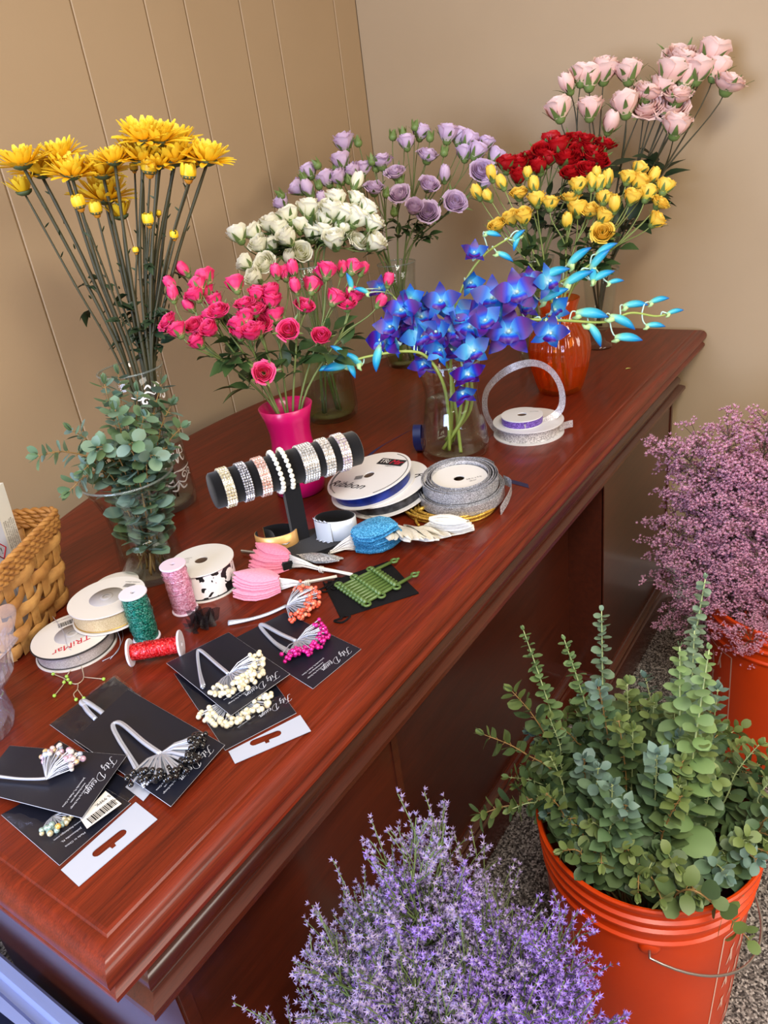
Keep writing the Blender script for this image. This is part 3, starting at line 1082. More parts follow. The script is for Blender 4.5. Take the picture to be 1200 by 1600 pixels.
# amber vase, yellow roses
AB = V((1.39, 0.574, TOP))
amb_m = clear('amber_glass', (1.0, 0.52, 0.12, 1), 0.04, 1.7, 0.12, S(226, 104, 18))
amber = vase('glass_vase', 'ribbed amber orange glass vase holding yellow roses', [(0.036, 0), (0.041, 0.003), (0.045, 0.015), (0.055, 0.05), (0.0595, 0.085), (0.056, 0.11), (0.043, 0.132), (0.034, 0.148), (0.034, 0.162), (0.040, 0.182)], AB, m=amb_m, n=132, ribs=22, amp=0.0013, ramp=[0, .4, 1, 1, 1, 1, 1, .6, .3, 0], edge=False, wall=0.003)
yelrose = roseset('yellow_rose', [(0, S(190, 196, 80)), (0.25, S(244, 200, 60)), (1, S(250, 214, 88))])
YR = [(768, 272, .9), (784, 286, .85), (746, 302, .9), (762, 306, .8), (774, 346, 1.2), (798, 340, 1), (818, 336, 1.1), (810, 296, 1.2), (834, 290, .9), (838, 310, 1.05), (860, 314, 1.05), (886, 346, .85), (892, 300, 1.3), (904, 286, 1.1), (902, 324, 1.1), (922, 322, 1.3), (942, 360, 1.4), (944, 336, 1), (944, 306, 1), (960, 320, .95), (924, 286, .9), (936, 286, 1), (950, 280, .9), (982, 274, 1), (1000, 262, 1), (1000, 282, 1.1), (1020, 276, .9), (988, 306, 1), (1012, 300, 1.1), (1040, 288, 1.1), (1036, 310, 1.2), (1028, 342, 1.05), (824, 270, .75), (932, 270, .75)]
bouquet('yellow_rose_stem', 'yellow spray rose stem', 'amber vase', 'rose', AB, TOP + 0.18, 0.029, [(x, y, 0.0182 * s, 'face' if s >= 1.4 else ('open' if s >= 1.2 else ('bud' if s < 1 else 'half'))) for x, y, s in YR], 9, yelrose, pale_stem, 0.06, TOP + 0.008, 0.025, rose_leaf, 0.036, 4, 'yellow rose stems in the amber vase', seed=8, main_frac=0.5)

# clear vase behind the amber one, red roses
RB = V((1.565, 0.70, TOP))
vase('glass_vase', 'plain clear vase behind the amber vase, holding red roses', [(0.034, 0), (0.038, 0.003), (0.040, 0.02), (0.038, 0.08), (0.037, 0.14), (0.039, 0.2), (0.043, 0.225)], RB, water_z=0.1)
redrose = roseset('red_rose', [(0, S(120, 10, 12)), (0.5, S(176, 10, 18)), (1, S(196, 16, 26))], through=0.2)
RR = [(792, 252, 1), (810, 252, .9), (824, 236, 1.1), (848, 230, 1.1), (840, 256, 1), (810, 274, .8), (874, 212, 1.2), (900, 212, 1.2), (916, 210, 1.1), (884, 238, 1.3), (896, 247, 1.2), (892, 263, 1.1), (924, 226, 1.2), (938, 244, 1.2), (920, 258, 1.1), (948, 216, 1.1), (858, 244, .9), (860, 218, .9), (904, 230, 1.2), (930, 234, 1.2), (872, 226, 1)]
bouquet('red_rose_stem', 'deep red rose stem', 'vase behind the amber', 'rose', RB, TOP + 0.225, 0.034, [(x, y, 0.0258 * s, 'open' if s > 1.05 else 'half') for x, y, s in RR], 6, redrose, green_stem, 0.05, TOP + 0.008, 0.022, dark_leaf, 0.035, 4, 'red rose stems behind the amber vase', seed=9, main_frac=0.6, up_tilt=0.5)

# footed vase, blush roses
FB = V((1.69, 0.60, TOP))
vase('glass_vase', 'clear footed vase right behind the amber vase, holding blush pink roses', [(0.026, 0), (0.028, 0.003), (0.026, 0.008), (0.012, 0.016), (0.0095, 0.03), (0.016, 0.04), (0.028, 0.07), (0.033, 0.11), (0.036, 0.15), (0.040, 0.176)], FB, foot=0.044)
blush = roseset('blush_rose', [(0, S(238, 214, 176)), (0.3, S(240, 190, 178)), (1, S(250, 222, 212))])
BR = [(1064, 76, 1.3), (1114, 80, 1.15), (1092, 104, 1.1), (1120, 104, .95), (1144, 118, 1.2), (1050, 108, 1.1), (1068, 94, .9), (1072, 116, 1), (1014, 132, 1.2), (1010, 158, 1.4), (1048, 160, 1.45), (1060, 136, 1.2), (1058, 190, 1.1), (1036, 130, 1.0),
      (886, 130, .8), (910, 112, .95), (920, 118, 1), (944, 106, 1.05), (982, 106, 1.05), (872, 168, 1), (922, 166, .95), (976, 158, 1.1), (954, 192, .8)]
bouquet('blush_rose_stem', 'pale blush pink rose stem', 'clear footed vase', 'rose', FB, TOP + 0.176, 0.031, [(x, y, 0.031 * s, 'face' if s >= 1.4 else ('open' if s >= 1.2 else ('bud' if s < .9 else 'half'))) for x, y, s in BR], 7, blush, dark_stem, 0.04, TOP + 0.046, 0.006, dark_leaf, 0.06, 4, 'blush rose stems in the footed vase', seed=10, main_frac=0.55, thick=0.0023)
# ---------------------------------------------------------------- blue dyed orchids
OB = V((1.053, 0.627, TOP))
vase('glass_vase', 'clear hourglass vase in the middle of the desk holding blue orchids', [(0.05, 0), (0.057, 0.003), (0.0585, 0.014), (0.055, 0.045), (0.0475, 0.08), (0.0435, 0.105), (0.046, 0.13), (0.055, 0.162)], OB, water_z=0.095)
orch_m = petal('blue_orchid_petal', [(0, S(196, 232, 248)), (0.14, S(70, 170, 232)), (0.34, S(26, 66, 206)), (0.55, S(92, 10, 132)), (0.8, S(50, 8, 108)), (1, S(24, 44, 180))],
               alt=[(0, S(206, 244, 248)), (0.3, S(90, 196, 230)), (0.65, S(30, 120, 204)), (1, S(22, 60, 180))], rough=0.4, through=0.3)
orch_bud_m = petal('teal_orchid_bud', [(0, S(190, 222, 150)), (0.25, S(96, 206, 206)), (0.7, S(22, 160, 204)), (1, S(24, 84, 176))], rough=0.4, through=0.15)
orch_stem = mat('yellow_green_orchid_stem', S(150, 166, 78), 0.45)
orch_ped = mat('pale_orchid_pedicel', S(186, 216, 196), 0.45)


def orchid_mesh(seed, pale, close=0.0):
    r_ = random.Random(seed)
    b = MB()
    lean = lambda: r_.uniform(-.12, .12)
    def tep(ang, L, W, back, cup, droop):
        o = V((math.cos(ang + lean()), math.sin(ang), 0))
        d = o * math.cos(back) + V((0, 0, math.sin(back)))
        nr = V((0, 0, math.cos(back))) - o * math.sin(back)
        b.blade(o * 0.04, d, nr, L, W, 0, cup=cup, droop=droop, shape='oval', nu=7, k=min(1, max(0.001, pale + r_.choice([0, 0, 0.55, -0.4]))))
    c = close
    tep(PI / 2, 1.0, 0.62, 0.15 + c, 0.15, 0.15)
    tep(PI * 1.27, 1.0, 0.6, 0.05 + c, 0.15, 0.18)
    tep(PI * 1.73, 1.0, 0.6, 0.05 + c, 0.15, 0.18)
    tep(0.26, 1.06, 0.88, 0.2 + c, 0.1, 0.12)
    tep(PI - 0.26, 1.06, 0.88, 0.2 + c, 0.1, 0.12)
    # short chin behind the flower
    b.tube([(0, -0.02, 0.05), (0, -0.16, -0.12), (0, -0.1, -0.32)], [0.13, 0.12, 0.05], 8, 0, pale)
    return b.mesh('petals', [orch_m])


def lip_mesh():
    b = MB()
    rows, gs = [], []
    for i in range(7):
        t = i / 6
        row, g = [], []
        for j in range(7):
            u_ = j / 6 * 2 - 1
            wv = 0.2 + 0.16 * math.sin(PI * t) if t < 0.6 else 0.34 * math.cos((t - 0.6) * PI * 0.5 / 0.45) + 0.05
            row.append((u_ * wv, -0.06 - t * 0.42 + 0.03 * u_ * u_, 0.10 + 0.42 * t - 0.35 * t * t + 0.22 * u_ * u_ * (1 - 0.6 * t)))
            g.append(0.1 + 0.85 * t)
        rows.append(row)
        gs.append(g)
    b.grid(rows, 0, gs)
    b.ball((0, 0.02, 0.2), 0.085, 8, 5, 1, (1, 1, 1.5))
    return b.mesh('lip', [orch_m, orch_ped])


orch = [orchid_mesh(1, 0.0), orchid_mesh(2, 0.25), orchid_mesh(3, 0.9), orchid_mesh(4, 0.1, 0.5), orchid_mesh(5, 0.95, 0.7)]
lip = lip_mesh()
b = MB()
rows, gs = [], []
for i in range(9):
    t = i / 8
    rr = 0.33 * math.sin(PI * min(1, 0.1 + t * 0.9)) ** 0.75 if t < 1 else 0.02
    cy = 0.16 * math.sin(PI * t * 0.8)
    rows.append([(rr * math.cos(2 * PI * j / 10), rr * 0.8 * math.sin(2 * PI * j / 10) + cy, 1.7 * t) for j in range(10)])
    gs.append([t] * 10)
b.grid(rows, 0, gs, closed=True)
b.tube([(0, 0.0, 0.25), (0, -0.3, 0.12), (0, -0.38, -0.12)], [0.24, 0.15, 0.05], 7, 0)
orch_bud = b.mesh('bud', [orch_bud_m])
# stems: (label, points as px, py, offset; flowers px, py, size, mesh, facing; buds px, py, size, dx, dy)
OS = [('upright blue orchid stem rising highest above the vase rim', [(706, 640, .0), (704, 560, .0), (706, 500, .01), (727, 440, .01), (757, 398, .01), (797, 371, .01)],
       [(740, 398, .62, 3, (0.2, 1)), (733, 441, .7, 4, (0.3, -.3)), (713, 487, .75, 2, (.2, .2)), (690, 472, .85, 1, (-.3, .4))], [(770, 367, .52, .8, .3), (788, 402, .6, .8, .6), (811, 368, .5, .6, -.4), (808, 380, .5, -.3, .7)]),
      ('long blue orchid stem stretching right towards the desk end', [(728, 640, .01), (731, 568, .03), (768, 520, .04), (820, 501, .04), (880, 501, .04), (945, 503, .03), (985, 489, .03), (1024, 494, .03), (1046, 490, .03)],
       [(794, 519, 1.15, 0, (.0, .15)), (858, 519, .8, 1, (.1, -.3)), (862, 486, .8, 4, (.8, .3)), (735, 512, .9, 0, (-.2, .2)), (758, 503, .8, 3, (0, .5)), (818, 480, .7, 3, (.5, .4)), (842, 505, .6, 4, (.9, -.4)), (780, 492, .7, 4, (-.6, .5))],
       [(925, 493, 1.0, .9, .25), (928, 524, .85, .35, .9), (972, 505, .9, .8, .6), (982, 530, .85, 1, .25), (993, 478, .75, 1, .1), (1030, 470, .6, 1, -.1), (1024, 510, .6, 1, .2), (1055, 488, .5, 1, -.1)]),
      ('blue orchid stem with teal buds leaning over the amber vase', [(735, 640, -.02), (737, 565, -.01), (760, 510, .0), (805, 472, .01), (850, 451, .01), (900, 428, .01), (945, 396, .01)],
       [(806, 458, 1.0, 0, (.1, .2)), (770, 466, .95, 1, (-.2, .1)), (856, 440, .75, 2, (.5, .1)), (752, 487, .85, 0, (-.1, .0)), (828, 437, .6, 0, (.1, .6))],
       [(868, 428, .9, .9, -.15), (866, 462, .95, 1, -.3), (906, 402, .85, .8, -.5), (904, 436, .95, .9, -.3), (938, 406, .8, .7, -.6), (948, 390, .7, .9, -.35), (942, 432, .75, .9, -.25), (962, 441, .5, 1, .0), (926, 428, .6, -.1, -1)]),
      ('blue orchid stem drooping left in front of the ribbed vase', [(700, 640, .02), (690, 592, .05), (665, 556, .06), (630, 549, .07), (575, 557, .07), (545, 566, .07), (512, 573, .07)],
       [(644, 520, .9, 3, (-.4, .2)), (657, 524, .85, 2, (.1, -.1)), (678, 540, .85, 0, (-.1, -.2)), (662, 566, .7, 3, (-.3, -.6)), (700, 518, .9, 0, (.1, .3))],
       [(592, 560, .85, -.2, .9), (550, 562, .75, -.6, -.5), (525, 575, .85, -1, .1), (507, 577, .55, -1, .15), (528, 549, .6, -.7, -.6), (505, 562, .4, -1, -.3), (548, 578, .6, .2, .6)]),
      ('blue orchid stem with dark purple flowers at the left of the vase', [(712, 640, -.02), (702, 580, -.01), (670, 530, .0), (630, 480, .0), (606, 455, -.01)],
       [(600, 532, .95, 0, (-.7, .2)), (628, 486, .85, 0, (-.2, .3)), (594, 452, .6, 3, (-.2, .6)), (612, 512, .75, 3, (-.4, .4)), (640, 470, .7, 4, (.3, .6)), (658, 497, .75, 0, (.1, .5)), (622, 535, .7, 4, (-.9, -.3)), (640, 500, .65, 3, (-.7, .1)), (668, 478, .6, 4, (.2, .9))], [(545, 440, .55, -.2, -.9), (565, 455, .5, -.7, -.3)]),
      ('short blue orchid stem with flowers hanging inside the vase', [(718, 650, .01), (722, 600, .03), (720, 560, .035), (708, 525, .035)],
       [(672, 500, .6, 3, (-.6, .5)), (748, 528, .7, 1, (.3, -.3)), (690, 545, .75, 4, (-.5, -.3)), (716, 500, .6, 4, (.2, .9)), (706, 545, .85, 1, (-.1, -.2)), (730, 583, .75, 0, (.2, -.4)), (722, 612, .7, 3, (.1, -.6)), (738, 548, .8, 2, (.3, .0)), (683, 520, .8, 3, (-.3, .4))], [])]
view = V((OB.x, OB.y, 0)).normalized()
side = V((view.y, -view.x, 0))
r_ = random.Random(12)
PX = 1.0 / 905
for lab, pts, fl, bd in OS:
    p3 = [up(x, y, OB, o) for x, y, o in pts]
    b0 = V((OB.x, OB.y, TOP + 0.012)) + V((r_.uniform(-1, 1), r_.uniform(-1, 1), 0)) * 0.028
    root = thing('orchid_stem', lab, 'orchid', b0, 'blue orchid stems in the hourglass vase')
    full = spline([b0] + p3, 7)
    b = MB()
    b.tube(full, [0.0032 * (1 - 0.55 * i / (len(full) - 1)) for i in range(len(full))], 7)
    stalks = []

    def near(p):
        return min(full[len(full) // 4:], key=lambda q: (q - p).length + 0.3 * max(0, q.z - p.z + 0.01) * 0)
    for x, y, s, mi, (dx, dy) in fl:
        c = up(x, y, OB, r_.uniform(0.0, 0.05) + (0.03 if y > 500 else 0))
        ax = -view * 0.85 + side * dx * 1.1 + V((0, 0, dy * 0.8 + 0.15))
        ax.normalize()
        q = ax.to_track_quat('Z', 'Y') @ Quaternion((0, 0, 1), r_.uniform(-.35, .35))
        R_ = 0.036 * s
        bk = c - ax * R_ * 0.2 + q @ V((0, -0.1, -0.15)) * R_
        n_ = near(c)
        stalks.append(MB())
        stalks[-1].tube(bez(n_, n_ + V((0, 0, 0.012)), bk - ax * 0.012, 6, bk), [0.0013] * 7, 5)
        place('flower', orch[mi], root, c, q, R_, [('lip', lip)])
    for x, y, s, dx, dy in bd:
        c = up(x, y, OB, r_.uniform(0.01, 0.03) if y < 480 else 0.035)
        if x < 600:
            c = up(x, y, OB, 0.07)
        d = side * dx + V((0, 0, -dy)) - view * 0.2
        d.normalize()
        L = 0.029 * s
        st_ = c - d * L * 0.85
        q = d.to_track_quat('Z', 'Y') @ Quaternion((0, 0, 1), r_.uniform(-.5, .5))
        n_ = near(st_ - V((0, 0, 0.004)) - d * 0.01)
        stalks.append(MB())
        stalks[-1].tube(bez(n_, n_ + (st_ - n_) * 0.3 + V((0, 0, 0.008)), st_ - d * 0.008 + V((0, 0, .004)), 6, st_ + d * 0.002), [0.0012] * 7, 5)
        place('bud', orch_bud, root, st_, q, L)
    ob('stem', b, orch_stem, root)
    for q in stalks:
        ob('flower_stalk', q, orch_ped, root)

# ---------------------------------------------------------------- eucalyptus
euc_leaf = petal('eucalyptus_leaf', [(0, S(86, 116, 74)), (1, S(104, 132, 92))], alt=[(0, S(106, 134, 124)), (1, S(122, 148, 140))], rough=0.5, through=0.15)
euc_dark = petal('deep_green_eucalyptus_leaf', [(0, S(60, 82, 48)), (1, S(80, 104, 66))], alt=[(0, S(116, 134, 66)), (1, S(134, 150, 86))], rough=0.5, through=0.15)
euc_blue = petal('silver_eucalyptus_leaf', [(0, S(108, 134, 108)), (1, S(132, 154, 132))], alt=[(0, S(116, 146, 82)), (1, S(136, 164, 104))], rough=0.55, through=0.15)
euc_stem = mat('reddish_eucalyptus_stem', S(150, 116, 66), 0.5)
euc_stem_pale = mat('pale_eucalyptus_stem', S(164, 176, 118), 0.5)


def euc_stem_mesh(root, pts, leaf_m, stem_m, start, gap, L, tipL, r_, shape='round', ratio=0.82, perp=0.0, rad=0.0017, kfun=None, sub=0.0, yclip=None, zmin=None):
    """a leafy stem: pairs of leaves along the smooth line pts, from fraction start on"""
    line = spline(pts, 8)
    b, lb = MB(), MB()
    b.tube(line, [rad * (1.1 - 0.7 * i / (len(line) - 1)) for i in range(len(line))], 5)
    acc = [0.0]
    for p, q in zip(line, line[1:]):
        acc.append(acc[-1] + (q - p).length)
    tot = acc[-1]
    s = tot * start
    tw = r_.uniform(0, 3)
    i = 0
    while s <= tot:
        while i < len(line) - 2 and acc[i + 1] < s:
            i += 1
        p = line[i].lerp(line[i + 1], min(1, (s - acc[i]) / max(1e-6, acc[i + 1] - acc[i])))
        d = (line[i + 1] - line[i]).normalized()
        f = (s - tot * start) / max(1e-6, tot * (1 - start))
        ln = L + (tipL - L) * f ** 1.3
        tw += PI / 2 + r_.uniform(-.35, .35)
        e1 = d.orthogonal().normalized()
        e2 = d.cross(e1)
        for sg in (0, PI):
            o = e1 * math.cos(tw + sg) + e2 * math.sin(tw + sg)
            ld = (o * (1 - 0.1) + d * (r_.uniform(0.0, 0.35) if perp else r_.uniform(0.15, 0.8))).normalized()
            if zmin is not None and p.z < zmin:
                continue
            ll = ln * r_.uniform(0.78, 1.15)
            base = p + ld * (0.0 if perp else ll * 0.22)
            if not perp:
                lb.tube([p, base], 0.0006, 3, 1, cap=False)
            kk = kfun(r_, f) if kfun else r_.random()
            nr = d + V((r_.uniform(-.4, .4), r_.uniform(-.4, .4), r_.uniform(-.2, .5)))
            lb.blade(base, ld, nr, ll, ll * ratio * r_.uniform(0.85, 1.08), 0, cup=r_.uniform(-.12, .25), droop=r_.uniform(-.1, .3), shape=shape, nu=6, k=max(0.001, kk))
        s += gap * (1 - 0.55 * f) * r_.uniform(0.8, 1.2)
    d = (line[-1] - line[-2]).normalized()
    for sg in (0, 1, 2):
        o = V((r_.uniform(-1, 1), r_.uniform(-1, 1), r_.uniform(-1, 1)))
        lb.blade(line[-1], d + o * 0.35, o, tipL * 0.9, tipL * 0.5, 0, cup=.2, shape=shape, nu=4, k=kfun(r_, 1) if kfun else 0.5)
    for bb in (b, lb):
        for j, q_ in enumerate(bb.v):
            x, y, z = q_
            if yclip is not None and y > yclip:
                y = yclip - 0.2 * (y - yclip) * 0.1
            if x > WX - 0.015:
                x = WX - 0.015
            bb.v[j] = (x, y, z)
    ob('stem', b, stem_m, root)
    ob('leaves', lb, [leaf_m, stem_m], root)


EB = V((0.546, 0.825, TOP))
vase('glass_vase', 'clear flared vase beside the wicker basket, filled with eucalyptus', [(0.038, 0), (0.042, 0.003), (0.044, 0.012), (0.041, 0.05), (0.039, 0.08), (0.042, 0.105), (0.05, 0.13), (0.06, 0.15)], EB, water_z=0.07)
ET = [(163, 600, -.01), (185, 585, -.03), (215, 612, .02), (252, 600, -.02), (268, 632, .0), (284, 668, .02), (60, 712, .03), (112, 672, .01), (108, 768, .05), (150, 700, .07), (205, 690, .08), (240, 712, .07), (180, 640, .05), (225, 650, .05), (262, 700, .03), (130, 735, .05), (196, 650, .0)]
r_ = random.Random(21)
ETO = sorted(range(len(ET)), key=lambda i: ET[i][0])
for oi, i in enumerate(ETO):
    x, y, o = ET[i]
    tip = up(x, y, EB, o)
    tip2 = up(222 + (x - 222) * 0.42, 728 + 8 * (i % 3), EB, o * 0.5)
    dm = V((tip2.x - EB.x, tip2.y - EB.y, 0))
    if dm.length > 0.05:
        tip2 = V((EB.x, EB.y, tip2.z)) + dm.normalized() * 0.045
    b0 = V((EB.x, EB.y, TOP + 0.012)) + V((r_.uniform(-1, 1), r_.uniform(-1, 1), 0)) * 0.02
    wst = V((EB.x, EB.y, TOP + 0.08)) + (tip2 - V((EB.x, EB.y, tip2.z))) * 0.5
    name = ['leftmost, lowest reaching', 'second from left'][oi] if oi < 2 else (ORD[oi] if oi < 12 else ['thirteenth', 'fourteenth', 'fifteenth', 'sixteenth', 'rightmost'][oi - 12] + ('' if oi == 16 else ' from left'))
    root = thing('eucalyptus_stem', f'round-leaved eucalyptus stem, {name} of those in the flared vase', 'eucalyptus', b0, 'eucalyptus stems in the flared vase')
    mid = tip2 + (tip - tip2) * 0.5 + V((0, 0, 0.012))
    euc_stem_mesh(root, [b0, wst, tip2, mid, tip], euc_leaf, euc_stem, 0.16, 0.0165, 0.027, 0.016, r_, rad=0.0013, kfun=lambda r, f: r.random() ** 1.6)
# a few leaves under water belong to the stems
# ---------------------------------------------------------------- buckets on the carpet
orange = mat('orange_plastic', S(212, 66, 10), 0.34, noise=(9.0, S(204, 62, 10)), spec=0.5)
orange_white = mat('white_print_on_orange', S(228, 186, 166), 0.5)
steel = mat('galvanised_wire', S(176, 174, 170), 0.35, metal=0.9)
white_grip = mat('white_plastic_grip', S(222, 216, 208), 0.5)


def bucket(loc, label, turn, handle_ang=None):
    loc = V(loc)
    root = thing('bucket', label, 'bucket', loc, 'orange plastic buckets on the carpet')
    prof = [(0.0005, 0), (0.127, 0), (0.130, 0.004), (0.1315, 0.02), (0.143, 0.292), (0.1475, 0.294), (0.1475, 0.297), (0.144, 0.300), (0.1445, 0.318), (0.1500, 0.320), (0.1505, 0.324), (0.1465, 0.327), (0.147, 0.338), (0.1515, 0.340), (0.152, 0.344), (0.148, 0.347), (0.1485, 0.358), (0.1525, 0.360), (0.154, 0.364), (0.154, 0.368), (0.152, 0.370), (0.149, 0.3695), (0.1465, 0.366), (0.146, 0.355), (0.140, 0.29), (0.128, 0.012), (0.0005, 0.01)]
    sharp(ob('body', MB().lathe(prof, loc, 72), orange, root), 40)

    def rad(z):
        return 0.1315 + (z - 0.02) * (0.0115 / 0.272)

    def pt(a, z, lift=0.0006):
        r = rad(z) + lift
        return loc + V((r * math.cos(a), r * math.sin(a), z))
    # printed panels: a thin frame and slanting stencilled strokes inside
    for cen in turn:
        pr = MB()
        hw = 0.62
        def line(a1, z1, a2, z2, wd):
            n = 10
            rows = []
            for i in range(n + 1):
                t = i / n
                a = a1 + (a2 - a1) * t
                z = z1 + (z2 - z1) * t
                dz, da = (wd / 2, 0) if abs(a2 - a1) * 0.137 > abs(z2 - z1) else (0, wd / 2 / 0.137)
                rows.append([pt(a - da, z - dz), pt(a + da, z + dz)])
            pr.grid(rows)
        line(cen - hw, 0.03, cen - hw, 0.275, 0.0025)
        line(cen + hw, 0.03, cen + hw, 0.275, 0.0025)
        line(cen - hw, 0.275, cen + hw, 0.275, 0.0025)
        line(cen - hw, 0.03, cen + hw, 0.03, 0.0025)
        # worn stencilled strokes slanting across the panel
        rs = random.Random(4)
        for row in range(4):
            for c in range(6):
                a1 = cen - hw * 0.84 + c * hw * 0.28
                z1 = 0.05 + row * 0.056 + (c - 3) * 0.006
                for q_ in range(2):
                    u1 = a1 + q_ * 0.065
                    h_ = rs.uniform(0.024, 0.04)
                    wq = 0.028
                    if z1 < 0.036 or z1 + h_ > 0.27:
                        continue
                    sl = 0.07 if q_ == 0 else -0.03
                    rows = []
                    for i in range(5):
                        t = i / 4
                        rows.append([pt(u1 + sl * t, z1 + h_ * t), pt(u1 + sl * t + wq, z1 + h_ * t + 0.003)])
                    pr.grid(rows)
        ob('printed_panel', pr, orange_white, root)
    if handle_ang is not None:
        a = handle_ang
        c, s_ = math.cos(a), math.sin(a)
        ax = V((c, s_, 0))
        out = V((-s_, c, 0))
        e1 = loc + ax * 0.150 + V((0, 0, 0.285))
        e2 = loc - ax * 0.150 + V((0, 0, 0.285))
        pts = []
        for i in range(33):
            t = PI * i / 32
            rr = 0.158
            pts.append(loc + ax * rr * math.cos(t) + out * (rr * 1.02 * math.sin(t)) + V((0, 0, 0.285 - 0.095 * math.sin(t))))
        hd = ob('handle', MB().tube([e1 - ax * 0.006] + pts + [e2 + ax * 0.006], 0.0019, 8), steel, root)
        for e, sg in ((e1, 1), (e2, -1)):
            ob('handle_boss', MB().lathe([(0.0005, 0.0), (0.014, 0.0), (0.014, 0.006), (0.009, 0.010), (0.0005, 0.010)], e - ax * sg * 0.012, 20, axis=ax * sg), orange, root)
    return root


K1 = V((0.785, 0.208, 0))
K2 = V((1.425, 0.125, 0))
K3 = V((0.35, 0.262, 0))
cam1 = math.atan2(-K1.y, -K1.x)
bucket(K1, 'orange bucket packed with eucalyptus, wire handle hanging down in front', (cam1 - 1.32, cam1 + 1.42), cam1 + 0.07)
bucket(K2, 'orange bucket by the right wall holding pink sea lavender', (math.atan2(-K2.y, -K2.x) - 1.25, math.atan2(-K2.y, -K2.x) + 1.5), None)
bucket(K3, 'orange bucket at the bottom edge holding purple sea lavender', (2.2, 2.2 + PI), None)

# eucalyptus in the front bucket
r_ = random.Random(31)


def bucket_stem(K, tip, r_, spread=0.09):
    d = V((tip.x - K.x, tip.y - K.y, 0))
    dn = d.normalized() if d.length > 1e-3 else V((1, 0, 0))
    b0 = K + V((0, 0, 0.014)) - dn * 0.03 + V((r_.uniform(-1, 1), r_.uniform(-1, 1), 0)) * 0.03
    m_ = K + V((0, 0, 0.36)) + dn * min(0.12, d.length * 0.75) + V((r_.uniform(-1, 1), r_.uniform(-1, 1), 0)) * 0.02
    mm_ = m_ - K
    fl = V((mm_.x, mm_.y, 0))
    if fl.length > 0.125:
        m_ = K + V((0, 0, 0.36)) + fl.normalized() * 0.125
    return b0, m_


TALL = [(818, 985, -.10, 'slender upright eucalyptus spire at the left, nearest the desk'), (882, 1000, -.11, 'slender upright eucalyptus spire second from the left'), (940, 955, -.12, 'straight upright eucalyptus spire standing before the desk recess'),
        (1102, 905, -.10, 'tallest eucalyptus spire, crossing in front of the white baseboard'), (1062, 1010, .02, 'broad pale silver-dollar eucalyptus spire with large round leaves'), (1108, 1015, .04, 'blue-grey silver-dollar eucalyptus spire behind the pale one'), (1085, 985, -.06, 'thin yellowish eucalyptus spire between the silver-dollar spires')]
for x, y, o, lab in TALL:
    tip = up(x, y, K1, o)
    if tip.y > 0.40:
        pass
    b0, m_ = bucket_stem(K1, tip, r_)
    root = thing('eucalyptus_stem', lab, 'eucalyptus', b0, 'eucalyptus stems in the front bucket')
    big = 'silver-dollar' in lab
    mid = m_ + (tip - m_) * 0.5 + V((0, 0, 0.01))
    euc_stem_mesh(root, [b0, m_, mid, tip], euc_blue, euc_stem_pale, 0.5, 0.023 if big else 0.0175, 0.046 if big else 0.03, 0.01, r_, perp=1, ratio=0.95, rad=0.0021, yclip=0.44,
                  kfun=(lambda r, f: 0.75 + 0.25 * r.random()) if 'pale' in lab or 'left' in lab else (lambda r, f: 0.25 * r.random()))
SIDE = [(757, 1148, .0, 'eucalyptus sprig with thin tips reaching left towards the desk'), (752, 1272, .06, 'eucalyptus sprig reaching furthest left over the carpet'), (800, 1080, -.06, 'eucalyptus sprig at the left with yellow-green tips'), (1172, 1470, .16, 'eucalyptus sprig drooping over the bucket rim beside the handle')]
for x, y, o, lab in SIDE:
    tip = up(x, y, K1, o)
    b0, m_ = bucket_stem(K1, tip, r_)
    if 'drooping' in lab:
        m_ = up(1060, 1395, K1, 0.13)
        m_.z = max(m_.z, 0.385)
    root = thing('eucalyptus_stem', lab, 'eucalyptus', b0, 'eucalyptus stems in the front bucket')
    mid = m_ + (tip - m_) * 0.55 + V((0, 0, 0.02))
    euc_stem_mesh(root, [b0, m_, mid, tip], euc_dark, euc_stem, 0.6, 0.022, 0.034, 0.02, r_, shape='oval' if 'thin' in lab else 'round', rad=0.0016, kfun=lambda r, f: 0.5 * r.random() + (0.5 if f > .8 else 0), yclip=0.44, zmin=0.3)
n = 0
for ring, (cnt, lo, hi) in enumerate([(13, 0.02, 0.09), (20, 0.10, 0.17), (24, 0.16, 0.215), (22, 0.17, 0.225)]):
    for i in range(cnt):
        a = 2 * PI * (i + 0.5 * (ring % 2)) / cnt + r_.uniform(-.2, .2)
        rr = r_.uniform(lo, hi)
        front = math.cos(a - cam1)
        if front > 0.15:
            rr *= 1 - 0.28 * min(1, (front - 0.15) / 0.5) * (1 if rr > 0.1 else 0)
        z = 0.575 - 1.1 * (rr / 0.215) ** 2 * 0.19 + r_.uniform(-.05, .03) - (0.04 if ring == 2 else 0) - (0.10 if ring == 3 else 0)
        tip = K1 + V((rr * math.cos(a), rr * math.sin(a), z))
        tip.y = min(tip.y, 0.405)
        tip.z = max(tip.z, 0.40)
        b0, m_ = bucket_stem(K1, tip, r_)
        root = thing('eucalyptus_stem', 'leafy green eucalyptus stem packed in the front orange bucket', 'eucalyptus', b0, 'leafy eucalyptus stems packed in the front bucket')
        mid = m_ + (tip - m_) * 0.5 + V((0, 0, 0.02))
        small = r_.random() < 0.4
        euc_stem_mesh(root, [b0, m_, mid, tip], euc_dark if r_.random() < .75 else euc_leaf, euc_stem if r_.random() < .5 else euc_stem_pale, 0.58, 0.0175, 0.028 if small else 0.04, 0.015, r_, shape='oval' if r_.random() < .2 else 'round', ratio=0.8, rad=0.0015, kfun=lambda r, f: (0.3 * r.random() ** 2) + (0.6 if f > .85 else 0), yclip=0.44, zmin=0.34)


